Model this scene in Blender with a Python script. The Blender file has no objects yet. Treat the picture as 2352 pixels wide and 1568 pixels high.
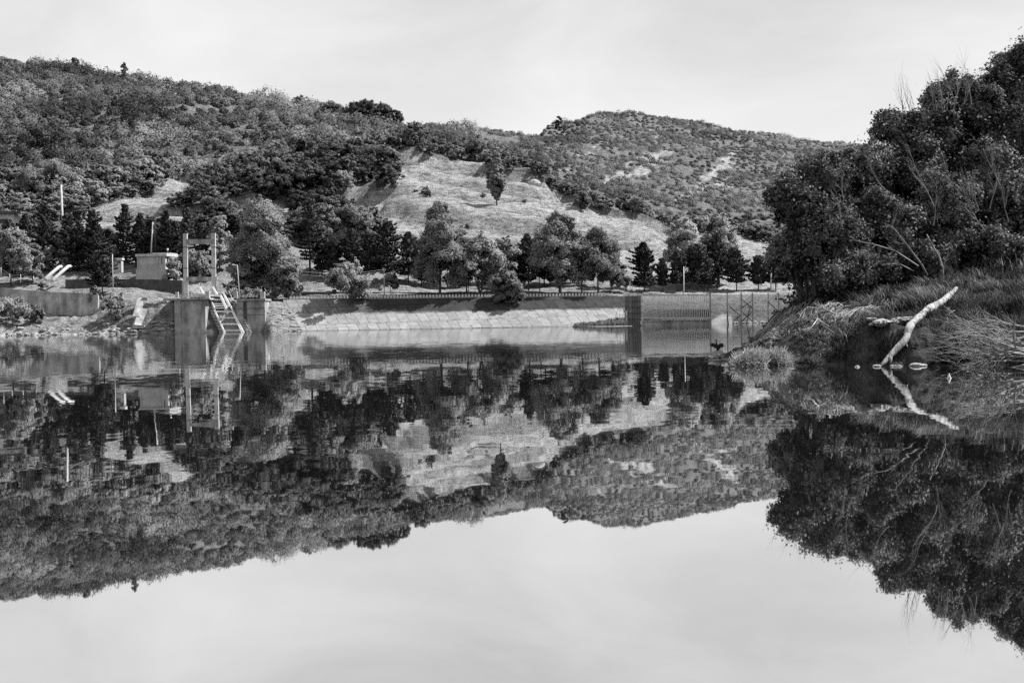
import bpy, math, random
import numpy as np
from mathutils import Vector, Matrix
random.seed(7)
RNG = np.random.default_rng(11)
scene = bpy.context.scene
COL = scene.collection

# ------------------------------------------------------------------ camera
FPX, CU, CV, CH = 50 / 36 * 2352, 1176.0, 784.0, 3.0     # pixels of a 2352 x 1568 copy of the photograph
fwd = Vector((0, math.cos(0.01714), -math.sin(0.01714)))
right = Vector((math.sqrt(1 - 0.016 ** 2), 0, -0.016)); right = (right - fwd * right.dot(fwd)).normalized()
up = right.cross(fwd)
cam_data = bpy.data.cameras.new('camera')
cam = bpy.data.objects.new('camera', cam_data); COL.objects.link(cam)
cam_data.lens = 50; cam_data.sensor_width = 36; cam_data.clip_start = 0.5; cam_data.clip_end = 6000
cam.matrix_world = Matrix(((right.x, up.x, -fwd.x, 0), (right.y, up.y, -fwd.y, 0), (right.z, up.z, -fwd.z, CH), (0, 0, 0, 1)))
scene.camera = cam

# ------------------------------------------------------------------ light
SUN_EL, SUN_AZ = 52.0, 80.0           # azimuth clockwise from +Y (away from the camera) towards +X
sd = Vector((math.sin(math.radians(SUN_AZ)) * math.cos(math.radians(SUN_EL)),
             math.cos(math.radians(SUN_AZ)) * math.cos(math.radians(SUN_EL)), math.sin(math.radians(SUN_EL))))
sun_l = bpy.data.lights.new('sun', 'SUN'); sun_l.energy = 5.0; sun_l.angle = math.radians(0.5); sun_l.color = (1, 1, 1)
sun = bpy.data.objects.new('sun', sun_l); COL.objects.link(sun)
sun.rotation_euler = sd.to_track_quat('Z', 'Y').to_euler()
scene.view_settings.view_transform = 'Standard'; scene.view_settings.look = 'None'
scene.view_settings.exposure = 0.75; scene.view_settings.gamma = 1.0
scene.cycles.use_denoising = False
scene.cycles.max_bounces = 6; scene.cycles.diffuse_bounces = 2; scene.cycles.glossy_bounces = 3; scene.cycles.sample_clamp_indirect = 4
scene.cycles.transmission_bounces = 2; scene.cycles.volume_bounces = 0; scene.cycles.transparent_max_bounces = 4
scene.cycles.caustics_reflective = False; scene.cycles.caustics_refractive = False


class NT:
    """tiny node helper"""
    def __init__(s, tree): s.t = tree; tree.nodes.clear()
    def n(s, kind, **kw):
        nd = s.t.nodes.new(kind)
        for k, v in kw.items():
            if k.startswith('_'): setattr(nd, k[1:], v)
            else:
                key = int(k[1:]) if k[0] == 'i' and k[1:].isdigit() else k.replace('__', ' ')
                sock = nd.inputs[key]
                if isinstance(v, bpy.types.NodeSocket): s.t.links.new(v, sock)
                else: sock.default_value = v
        return nd
    def m(s, op, a, b=0.0, c=None, clamp=False):
        nd = s.t.nodes.new('ShaderNodeMath'); nd.operation = op; nd.use_clamp = clamp
        for i, v in enumerate((a, b, c)):
            if v is None: continue
            if isinstance(v, bpy.types.NodeSocket): s.t.links.new(v, nd.inputs[i])
            else: nd.inputs[i].default_value = v
        return nd.outputs[0]
    def noise(s, vec, scale, detail=4, rough=0.6, dist=0.0):
        nd = s.n('ShaderNodeTexNoise', Vector=vec, Scale=scale, Detail=detail, Roughness=rough, Distortion=dist)
        return nd.outputs['Fac']
    def mapv(s, vec, scale=(1, 1, 1), loc=(0, 0, 0), rot=(0, 0, 0)):
        return s.n('ShaderNodeMapping', Vector=vec, Scale=scale, Location=loc, Rotation=rot).outputs[0]
    def rng(s, v, a, b, c, d):
        return s.n('ShaderNodeMapRange', i0=v, i1=a, i2=b, i3=c, i4=d).outputs[0]
    def link(s, a, b): s.t.links.new(a, b)


world = bpy.data.worlds.new('World'); scene.world = world; world.use_nodes = True
w = NT(world.node_tree)
sky = w.n('ShaderNodeTexSky', _sky_type='NISHITA', _sun_disc=False, _sun_elevation=math.radians(SUN_EL),
          _sun_rotation=math.radians(SUN_AZ), _air_density=1.0, _dust_density=2.0, _ozone_density=1.0)
bw = w.n('ShaderNodeSeparateColor', i0=sky.outputs[0]).outputs[0]      # monochrome, as through a red filter
tc = w.n('ShaderNodeTexCoord').outputs['Generated']
sx = w.n('ShaderNodeSeparateXYZ', i0=tc)
el = w.m('ABSOLUTE', sx.outputs[2])
cl1 = w.noise(w.mapv(tc, (5, 5, 13), (3.1, 0.4, 1.7)), 1.0, 6, 0.55, 0.3)
cl2 = w.noise(w.mapv(tc, (1.6, 1.6, 4.0), (0.3, 5.2, 0.9)), 1.0, 3, 0.5)
cl = w.m('ADD', w.m('MULTIPLY', w.rng(cl1, 0.35, 0.68, 0.0, 1.0), 0.6), w.m('MULTIPLY', w.rng(cl2, 0.35, 0.65, 0.0, 1.0), 0.4))
base = w.rng(el, 0.05, 0.75, 5.45, 3.0)                                   # thin veil, thinning to a darker zenith
amp = w.rng(el, 0.03, 0.25, 0.8, 2.0)
val = w.m('ADD', base, w.m('MULTIPLY', w.m('SUBTRACT', cl, 0.55), amp))
val = w.m('ADD', val, w.m('MULTIPLY', bw, 0.05))
gc = w.n('ShaderNodeCombineColor', i0=val, i1=val, i2=val).outputs[0]
bg = w.n('ShaderNodeBackground', Color=gc, Strength=0.1)
wo = w.n('ShaderNodeOutputWorld', Surface=bg.outputs[0])

# ------------------------------------------------------------------ pixel <-> world
def ray(u, v):
    return fwd * FPX + right * (u - CU) + up * (CV - v)
def W(u, v, Y):
    d = ray(u, v); return Vector((0, 0, CH)) + d * (Y / d.y)
def G(u, v, z=0.0):
    d = ray(u, v); return Vector((0, 0, CH)) + d * ((z - CH) / d.z)
def proj(p):
    q = Vector(p) - Vector((0, 0, CH)); k = FPX / q.dot(fwd)
    return CU + q.dot(right) * k, CV - q.dot(up) * k
def hor(u): return 728 + (1176 - u) * 0.016
def z1(x, y): return x * .2226, 441 + y * .2226
def z2(x, y): return 294 + x * .1875, 496.1 + y * .1875
def z3(x, y): return 588 + x * .22268, 441 + y * .22268
def z4(x, y): return 1010.7 + x * .22268, 441 + y * .22268
def z5(x, y): return 1286.3 + x * .25392, 514.5 + y * .25392
def z6(x, y): return 1800.8 + x * .2929, 514.5 + y * .2929

# ------------------------------------------------------------------ noise
_T = np.random.default_rng(5).random((256, 256))
def vn(x, y, s=0):
    x = np.asarray(x, float) + s * 17.3; y = np.asarray(y, float) + s * 9.7
    xi = np.floor(x).astype(int); yi = np.floor(y).astype(int)
    fx = x - xi; fy = y - yi; fx = fx * fx * (3 - 2 * fx); fy = fy * fy * (3 - 2 * fy)
    a = _T[xi % 256, yi % 256]; b = _T[(xi + 1) % 256, yi % 256]; c = _T[xi % 256, (yi + 1) % 256]; d = _T[(xi + 1) % 256, (yi + 1) % 256]
    return (a * (1 - fx) + b * fx) * (1 - fy) + (c * (1 - fx) + d * fx) * fy - 0.5
def fbm(x, y, o=4, s=0):
    r = 0; a = 1.0
    for k in range(o):
        r = r + a * vn(x * 2 ** k, y * 2 ** k, s + k); a *= 0.5
    return r

# ------------------------------------------------------------------ materials
MATS = {}
def base_mat(name):
    m = bpy.data.materials.new(name); m.use_nodes = True; t = NT(m.node_tree); MATS[name] = m
    out = t.n('ShaderNodeOutputMaterial')
    return m, t, out
def grey(t, v): return t.n('ShaderNodeCombineColor', i0=v, i1=v, i2=v).outputs[0]
def pmat(name, lo, hi, scale=1.0, rough=0.9, bump=0.0, stretch=(1, 1, 1), detail=6, a=0.3, b=0.7, bscale=None, streak=0.0):
    m, t, out = base_mat(name)
    g = t.n('ShaderNodeNewGeometry').outputs['Position']
    n = t.noise(t.mapv(g, stretch), scale, detail, 0.62)
    v = t.rng(n, a, b, lo, hi)
    if streak:
        s = t.noise(t.mapv(g, (.45, .45, 0.1)), 1.0, 5, 0.75)
        v = t.m('MULTIPLY', v, t.rng(s, 0.4, 0.62, 1 - streak, 1.0))
    p = t.n('ShaderNodeBsdfPrincipled', Roughness=rough)
    p.inputs['Specular IOR Level'].default_value = 0.25
    t.link(grey(t, v), p.inputs['Base Color'])
    if bump:
        bn = t.noise(g, bscale or scale * 3, 5, 0.65)
        b_ = t.n('ShaderNodeBump', Height=bn, Strength=0.9, Distance=bump)
        t.link(b_.outputs[0], p.inputs['Normal'])
    t.link(p.outputs[0], out.inputs[0]); return m
def leafmat(name, lo, hi, trans=0.25, big=0.02, bigamt=0.45, hard=.55):
    m, t, out = base_mat(name)
    geo = t.n('ShaderNodeNewGeometry'); g = geo.outputs['Position']
    oi = t.n('ShaderNodeObjectInfo').outputs['Random']
    isl = geo.outputs['Random Per Island']
    v = t.rng(isl, 0.0, 1.0, lo, hi)
    v = t.m('MULTIPLY', v, t.rng(oi, 0, 1, 0.68, 1.32))
    tn = t.n('ShaderNodeAttribute', _attribute_name='tone').outputs['Fac']
    v = t.m('MULTIPLY', v, t.m('ADD', 1.0, tn))
    v = t.m('MULTIPLY', v, t.rng(t.noise(g, big, 3, 0.6), 0.38, 0.62, 1 - bigamt, 1 + bigamt))
    c = grey(t, v)
    cn = t.n('ShaderNodeAttribute', _attribute_name='cn').outputs['Vector']
    cw = t.n('ShaderNodeVectorTransform', _vector_type='NORMAL', _convert_from='OBJECT', _convert_to='WORLD', i0=cn).outputs[0]
    nn = t.n('ShaderNodeVectorMath', _operation='SCALE', i0=geo.outputs['Normal']); nn.inputs['Scale'].default_value = hard
    ad = t.n('ShaderNodeVectorMath', _operation='ADD', i0=cw, i1=nn.outputs[0]).outputs[0]
    nv = t.n('ShaderNodeVectorMath', _operation='NORMALIZE', i0=ad).outputs[0]
    d = t.n('ShaderNodeBsdfDiffuse', Color=c, Normal=nv); tr = t.n('ShaderNodeBsdfTranslucent', Color=c)
    gl = t.n('ShaderNodeBsdfGlossy', Color=(.5, .5, .5, 1), Roughness=0.45)
    mx = t.n('ShaderNodeMixShader', Fac=trans, i1=d.outputs[0], i2=tr.outputs[0])
    mx2 = t.n('ShaderNodeMixShader', Fac=0.015, i1=mx.outputs[0], i2=gl.outputs[0])
    t.link(mx2.outputs[0], out.inputs[0]); return m

M = {}
M['leaf_hill'] = leafmat('leaf_hill', .115, .15, .12, .010, .5, .25)
M['leaf_scrub'] = leafmat('leaf_scrub', .092, .12, .12, .010, .5, .22)
M['leaf_row'] = leafmat('leaf_row', .19, .29, .25, .05, .2, .6)
M['leaf_pale'] = leafmat('leaf_pale', .20, .32, .2, .05, .2, .5)
M['leaf_near'] = leafmat('leaf_near', .05, .17, .15, .35, .55, .85)
M['needle'] = leafmat('needle', .045, .09, .1, .05, .25, .6)
M['grass_blade'] = leafmat('grass_blade', .04, .20, .3, .5, .6, 1)
M['straw'] = leafmat('straw', .12, .3, .3, .5, .4, 1)
M['straw_pale'] = leafmat('straw_pale', .3, .55, .3, .5, .2, 1)
M['bark'] = pmat('bark', .04, .12, 6, .9, .02)
M['bark_pale'] = pmat('bark_pale', .12, .28, 8, .9, .01)
M['concrete'] = pmat('concrete', .26, .62, .35, .9, .03, streak=.45)
M['concrete_pale'] = pmat('concrete_pale', .42, .6, .8, .85, .02, streak=.2)
M['concrete_dark'] = pmat('concrete_dark', .06, .13, .4, .92, .05, streak=.35)
M['white'] = pmat('white_paint', .5, .72, 1.2, .6)
M['wall_plaster'] = pmat('wall_plaster', .42, .58, .7, .9, .0, streak=.2)
M['steel'] = pmat('steel', .14, .28, 1.5, .6)
M['steel_pale'] = pmat('steel_pale', .38, .58, 1.5, .5)
M['panel'] = pmat('panel', .22, .38, .4, .9, .0, streak=.3)
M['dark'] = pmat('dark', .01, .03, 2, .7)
M['white_bright'] = pmat('white_bright', .74, .9, 1.5, .5)
M['glass'] = pmat('glass', .02, .05, 2, .15)
M['rock'] = pmat('rock', .2, .42, .7, .95, .12)
M['dirt'] = pmat('dirt', .03, .075, 1.3, .95, .06)
M['deadwood'] = pmat('deadwood', .16, .42, 4.0, .85, .035, (1.6, 1, .5), a=.38, b=.6, bscale=7)
M['twig'] = pmat('twig', .12, .4, 4.0, .9)
M['root'] = pmat('root', .12, .36, 2.5, .9, .01)
M['feather'] = pmat('feather', .008, .022, 8, .7)
M['debris'] = pmat('debris', .03, .13, 2.2, .95, .06)

def poly_mat_hills():
    m, t, out = base_mat('hills')
    g = t.n('ShaderNodeNewGeometry').outputs['Position']
    a = t.noise(g, .05, 8, .68); b = t.noise(t.mapv(g, (1, 1, 3.0)), .3, 9, .74)
    c = t.noise(g, 1.6, 4, .7)
    v = t.rng(a, .3, .7, .34, .5)
    v = t.m('MULTIPLY', v, t.rng(b, .38, .56, .45, 1.15))
    v = t.m('MULTIPLY', v, t.rng(c, .38, .58, .7, 1.08))
    vor = t.n('ShaderNodeTexVoronoi', Vector=g, Scale=.55)
    tuft = t.rng(vor.outputs[0], .12, .3, .62, 1.0)
    v = t.m('MULTIPLY', v, tuft)
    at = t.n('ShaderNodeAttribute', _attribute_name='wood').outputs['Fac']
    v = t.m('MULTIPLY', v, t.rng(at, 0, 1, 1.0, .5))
    p = t.n('ShaderNodeBsdfDiffuse', Color=grey(t, v))
    bm = t.n('ShaderNodeBump', Height=b, Strength=1.0, Distance=2.6)
    b2 = t.n('ShaderNodeBump', Height=c, Strength=.9, Distance=.5, Normal=bm.outputs[0])
    t.link(b2.outputs[0], p.inputs['Normal'])
    t.link(p.outputs[0], out.inputs[0]); return m
M['hills'] = poly_mat_hills()

def mat_bank():
    m, t, out = base_mat('bank_soil')
    g = t.n('ShaderNodeNewGeometry'); pos = g.outputs['Position']
    nz = t.n('ShaderNodeSeparateXYZ', i0=g.outputs['Normal']).outputs[2]
    a = t.noise(t.mapv(pos, (1, 1, 1.6)), .9, 8, .68); b = t.noise(pos, 6, 5, .7)
    soil = t.m('MULTIPLY', t.rng(a, .3, .7, .035, .12), t.rng(b, .35, .6, .35, 1.25))
    gr = t.m('MULTIPLY', t.rng(a, .3, .7, .035, .10), t.rng(b, .35, .6, .5, 1.15))
    f = t.rng(nz, .45, .7, 0, 1)
    v = t.m('ADD', t.m('MULTIPLY', soil, t.m('SUBTRACT', 1, f)), t.m('MULTIPLY', gr, f))
    p = t.n('ShaderNodeBsdfDiffuse', Color=grey(t, v))
    bm = t.n('ShaderNodeBump', Height=a, Strength=1.0, Distance=.35)
    b2 = t.n('ShaderNodeBump', Height=b, Strength=1.0, Distance=.14, Normal=bm.outputs[0])
    t.link(b2.outputs[0], p.inputs['Normal'])
    t.link(p.outputs[0], out.inputs[0]); return m
M['bank'] = mat_bank()

def mat_dam():
    m, t, out = base_mat('slabs')
    uv = t.n('ShaderNodeUVMap', _uv_map='UVMap').outputs[0]
    g = t.n('ShaderNodeNewGeometry').outputs['Position']
    wob = t.noise(g, .25, 3, .6)
    s = t.n('ShaderNodeSeparateXYZ', i0=uv)
    wv_ = t.n('ShaderNodeTexNoise', Vector=g, Scale=.35, Detail=3).outputs['Color']
    wv2 = t.n('ShaderNodeVectorMath', _operation='MULTIPLY_ADD', i0=wv_, i1=(.9, .7, 0), i2=uv).outputs[0]
    br = t.n('ShaderNodeTexBrick', Vector=wv2, _offset=0.37, _offset_frequency=2, Scale=1.0)
    br.inputs['Color1'].default_value = (0, 0, 0, 1); br.inputs['Color2'].default_value = (1, 1, 1, 1)
    br.inputs['Mortar'].default_value = (.5, .5, .5, 1)
    br.inputs['Mortar Size'].default_value = .085; br.inputs['Mortar Smooth'].default_value = .3
    br.inputs['Brick Width'].default_value = 2.9; br.inputs['Row Height'].default_value = 4.3
    jit = t.m('MULTIPLY', br.outputs['Color'], 1.0)
    tone = t.rng(jit, 0, 1, .82, 1.08)
    n = t.noise(t.mapv(g, (1, 1, 2)), .5, 8, .7)
    # bleached below the old water line, weathered above it, with tree shade painted in
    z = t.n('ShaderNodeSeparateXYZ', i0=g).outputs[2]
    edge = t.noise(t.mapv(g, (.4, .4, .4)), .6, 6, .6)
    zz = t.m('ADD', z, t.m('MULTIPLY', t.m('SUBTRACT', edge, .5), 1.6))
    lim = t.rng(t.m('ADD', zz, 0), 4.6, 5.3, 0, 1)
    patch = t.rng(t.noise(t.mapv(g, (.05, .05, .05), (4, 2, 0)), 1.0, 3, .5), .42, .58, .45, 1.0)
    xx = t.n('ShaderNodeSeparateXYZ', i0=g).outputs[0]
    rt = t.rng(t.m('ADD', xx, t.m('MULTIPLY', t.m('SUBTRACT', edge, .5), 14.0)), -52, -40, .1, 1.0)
    dk = t.m('MULTIPLY', lim, rt)  # dark band: stain plus tree-row shade painted into the slab colour
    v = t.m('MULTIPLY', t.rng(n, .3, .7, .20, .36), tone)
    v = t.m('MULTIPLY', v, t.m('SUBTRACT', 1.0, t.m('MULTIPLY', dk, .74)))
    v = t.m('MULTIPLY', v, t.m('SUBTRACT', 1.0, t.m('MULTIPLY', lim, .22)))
    # damp foot
    v = t.m('MULTIPLY', v, t.rng(z, 0.0, .35, .5, 1.0))
    v = t.m('MULTIPLY', v, t.m('SUBTRACT', 1.0, t.m('MULTIPLY', br.outputs['Fac'], t.rng(t.noise(g, .8, 4, .7), .38, .58, .25, .9))))
    p = t.n('ShaderNodeBsdfDiffuse', Color=grey(t, v))
    bm = t.n('ShaderNodeBump', Height=n, Strength=.6, Distance=.15); t.link(bm.outputs[0], p.inputs['Normal'])
    t.link(p.outputs[0], out.inputs[0]); return m
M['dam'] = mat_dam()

def mat_water():
    m, t, out = base_mat('water')
    g = t.n('ShaderNodeNewGeometry').outputs['Position']
    y = t.n('ShaderNodeSeparateXYZ', i0=g).outputs[1]
    def slope(seed, sc, st): return t.m('SUBTRACT', t.noise(t.mapv(g, st, (seed, seed * 1.7, 0)), sc, 2, .5), .5)
    patch = t.noise(t.mapv(g, (.02, .05, 1), (3, 1, 0)), 1.0, 3, .6)
    pa = t.rng(patch, .42, .6, .25, 1.0)
    calm = t.rng(y, 13, 34, .12, 1.0)                       # glassy close to the camera
    amp = t.m('MULTIPLY', pa, calm)
    far = t.rng(y, 90, 240, 1.0, 1.7)
    amp = t.m('MULTIPLY', amp, far)
    sx_ = t.m('MULTIPLY', t.m('ADD', slope(3, 1.0, (2.2, .9, 1)), t.m('MULTIPLY', slope(9, 1.0, (.5, .25, 1)), .5)), t.m('MULTIPLY', amp, .005))
    sy_ = t.m('MULTIPLY', t.m('ADD', slope(5, 1.0, (1.3, .9, 1)), t.m('MULTIPLY', slope(14, 1.0, (.25, .22, 1)), .8)), t.m('MULTIPLY', amp, .0125))
    nv = t.n('ShaderNodeVectorMath', _operation='NORMALIZE', i0=t.n('ShaderNodeCombineXYZ', i0=sx_, i1=sy_, i2=1.0).outputs[0]).outputs[0]
    fr = t.n('ShaderNodeFresnel', IOR=1.33).outputs[0]
    fac = t.rng(fr, .2, .75, .835, .85)
    gl = t.n('ShaderNodeBsdfGlossy', Color=(1, 1, 1, 1), Roughness=t.rng(y, 50, 170, .013, .03), Normal=nv)
    df = t.n('ShaderNodeBsdfDiffuse', Color=(.015, .015, .015, 1))
    mx = t.n('ShaderNodeMixShader', Fac=fac, i1=df.outputs[0], i2=gl.outputs[0])
    t.link(mx.outputs[0], out.inputs[0]); return m
M['water'] = mat_water()

# ------------------------------------------------------------------ mesh builders
def tag(o, label=None, cat=None, group=None, kind=None):
    if label: o['label'] = label
    if cat: o['category'] = cat
    if group: o['group'] = group
    if kind: o['kind'] = kind
    return o
def empty(name, loc=(0, 0, 0)):
    o = bpy.data.objects.new(name, None); o.location = loc; COL.objects.link(o); return o
def link_mesh(name, me, mat, parent=None):
    me.materials.append(mat); o = bpy.data.objects.new(name, me); COL.objects.link(o)
    if parent is not None:
        o.parent = parent; o.location = -Vector(parent.location) if parent.get('world_parts', True) else (0, 0, 0)
    return o
def np_mesh(name, verts, faces, smooth=False):
    """faces: (n,3) or (n,4) array"""
    me = bpy.data.meshes.new(name); verts = np.asarray(verts, np.float32); faces = np.asarray(faces, np.int32)
    k = faces.shape[1]; me.vertices.add(len(verts)); me.vertices.foreach_set('co', verts.ravel())
    me.loops.add(faces.size); me.loops.foreach_set('vertex_index', faces.ravel())
    me.polygons.add(len(faces)); me.polygons.foreach_set('loop_start', np.arange(0, faces.size, k, dtype=np.int32))
    me.update(calc_edges=True)
    if smooth: me.polygons.foreach_set('use_smooth', np.ones(len(faces), bool))
    me.validate(); return me

def set_cn(me, nr, per=4, tone=None):
    a = me.attributes.new('cn', 'FLOAT_VECTOR', 'POINT'); nr = np.asarray(nr, np.float32); nr = nr / (np.linalg.norm(nr, axis=1)[:, None] + 1e-6)
    a.data.foreach_set('vector', np.repeat(nr, per, 0).astype(np.float32).ravel())
    if tone is not None:
        b = me.attributes.new('tone', 'FLOAT', 'POINT'); b.data.foreach_set('value', np.repeat(tone, per).astype(np.float32))

class MB:
    def __init__(s): s.v = []; s.f = []; s.sm = []
    def add(s, vs, fs, smooth=False):
        o = len(s.v); s.v += [tuple(p) for p in vs]; s.f += [tuple(i + o for i in f) for f in fs]; s.sm += [smooth] * len(fs); return s
    def box(s, c, size, rz=0.0, M3=None, bev=0.0):
        hx, hy, hz = [q / 2 for q in size]
        vs = [Vector((sx * hx, sy * hy, sz * hz)) for sz in (-1, 1) for sx, sy in ((-1, -1), (1, -1), (1, 1), (-1, 1))]
        R = M3 or Matrix.Rotation(rz, 3, 'Z'); vs = [R @ p + Vector(c) for p in vs]
        return s.add(vs, [(3, 2, 1, 0), (4, 5, 6, 7), (0, 1, 5, 4), (1, 2, 6, 5), (2, 3, 7, 6), (3, 0, 4, 7)])
    def bar(s, a, b, wd, dp=None):
        a = Vector(a); b = Vector(b); d = b - a; L = d.length; d.normalize()
        ref = Vector((0, 1, 0)) if abs(d.y) < .9 else Vector((0, 0, 1))
        x = d.cross(ref).normalized(); y = x.cross(d)
        Mx = Matrix((x, y, d)).transposed()
        return s.box((a + b) / 2, (wd, dp or wd, L), M3=Mx)
    def tube(s, pts, rad, n=6, cap=True):
        pts = [Vector(p) for p in pts]
        if not hasattr(rad, '__len__'): rad = [rad] * len(pts)
        vs = []; x = None
        for i, p in enumerate(pts):
            d = (pts[min(i + 1, len(pts) - 1)] - pts[max(i - 1, 0)]).normalized()
            if x is None:
                ref = Vector((0, 0, 1)) if abs(d.z) < .9 else Vector((1, 0, 0)); x = d.cross(ref).normalized()
            x = (x - d * x.dot(d)).normalized(); y = d.cross(x)
            for k in range(n):
                a = 2 * math.pi * k / n; vs.append(p + (x * math.cos(a) + y * math.sin(a)) * rad[i])
        fs = [(i * n + k, i * n + (k + 1) % n, (i + 1) * n + (k + 1) % n, (i + 1) * n + k) for i in range(len(pts) - 1) for k in range(n)]
        if cap: fs += [tuple(reversed(range(n))), tuple((len(pts) - 1) * n + k for k in range(n))]
        return s.add(vs, fs, True)
    def quad(s, pts): return s.add(pts, [tuple(range(len(pts)))])
    def prism(s, pts, depth):
        """outline (list of Vector) extruded by the vector depth"""
        n = len(pts); d = Vector(depth); vs = [Vector(p) for p in pts] + [Vector(p) + d for p in pts]
        return s.add(vs, [tuple(range(n)), tuple(reversed(range(n, 2 * n)))] + [(i, i + n, (i + 1) % n + n, (i + 1) % n) for i in range(n)])
    def blob(s, c, r, seed=0, n=8, rough=.25):
        rr = random.Random(seed); vs = []; fs = []; rows = max(4, n - 2)
        ph = [rr.uniform(0, 6) for _ in range(4)]
        for i in range(rows + 1):
            th = math.pi * i / rows
            for k in range(n):
                a = 2 * math.pi * k / n
                q = 1 + rough * (math.sin(a * 2 + ph[0]) * .4 + math.sin(th * 3 + ph[1]) * .35 + rr.uniform(-.35, .35))
                vs.append(Vector(c) + Vector((r[0] * q * math.sin(th) * math.cos(a), r[1] * q * math.sin(th) * math.sin(a), r[2] * q * math.cos(th))))
        for i in range(rows):
            for k in range(n): fs.append((i * n + k, (i + 1) * n + k, (i + 1) * n + (k + 1) % n, i * n + (k + 1) % n))
        return s.add(vs, fs, False)
    def build(s, name, mat, parent=None):
        me = bpy.data.meshes.new(name); me.from_pydata(s.v, [], s.f); me.update()
        me.polygons.foreach_set('use_smooth', s.sm)
        return link_mesh(name, me, mat, parent)

def leaf_quads(cen, size, updir=None, flat=0.4, rng=RNG, asp=1.0):
    """one small bent leaf spray (diamond) per centre; returns verts, faces"""
    n = len(cen); a = rng.normal(size=(n, 3))
    if updir is not None: a = a * (1 - flat) + updir * flat * 1.6
    a /= np.linalg.norm(a, axis=1)[:, None] + 1e-9
    b = rng.normal(size=(n, 3)); b -= (b * a).sum(1)[:, None] * a; b /= np.linalg.norm(b, axis=1)[:, None] + 1e-9
    c = np.cross(a, b); s = (size * rng.uniform(.6, 1.35, n))[:, None]
    v = np.stack([cen - b * s * asp, cen - c * s * .55 + a * s * .12, cen + b * s * asp * .9, cen + c * s * .6 + a * s * .1], 1).reshape(-1, 3)
    f = np.arange(4 * n).reshape(n, 4)
    return v, f

def clump_points(centres, radii, per, rng=RNG, flat=.75, lobedir=None):
    """leaf positions gathered round clump centres, mostly on the clump surface"""
    out = []; nr = []; mr = float(np.mean(radii))
    for n_, (c, r) in enumerate(zip(centres, radii)):
        k = max(4, int(per * rng.uniform(.7, 1.3) * (r / mr) ** 1.6))
        d = rng.normal(size=(k, 3)); d /= np.linalg.norm(d, axis=1)[:, None]
        q = d * (r * rng.uniform(.25, 1.12, k) ** .6)[:, None]; q[:, 2] *= flat
        q += rng.normal(size=(k, 3)) * r * .16
        out.append(c + q); l = 0 if lobedir is None else lobedir[n_]
        nr.append(d * .6 + l * .75 + np.array([0, 0, .35]))
    return np.concatenate(out), np.concatenate(nr)

def lobed(rr, rng, n, R, lobes, rad):
    """clump centres spread over the skins of overlapping lobes"""
    cen = []; rd = []; ld = []
    wts = np.array([l[1] ** 2 for l in lobes]); wts /= wts.sum()
    for i in rng.choice(len(lobes), n, p=wts):
        c, lr = lobes[i]; d = rng.normal(size=3); d /= np.linalg.norm(d)
        if d[2] < -.3: d[2] *= -.6
        cen.append(np.array(c) + d * lr * rng.uniform(.35, 1.0) ** .5); rd.append(R * rng.uniform(*rad)); ld.append(d)
    for _ in range(n // 7):
        c, lr = lobes[rng.integers(len(lobes))]; d = rng.normal(size=3); d[2] = abs(d[2]); d /= np.linalg.norm(d); e = d + rng.normal(size=3) * .3
        for k in range(3): cen.append(np.array(c) + d * lr + e * lr * .17 * (k + .5)); rd.append(R * rad[0] * (.8 - .2 * k)); ld.append(d)
    return np.array(cen), np.array(rd), np.array(ld)

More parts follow.
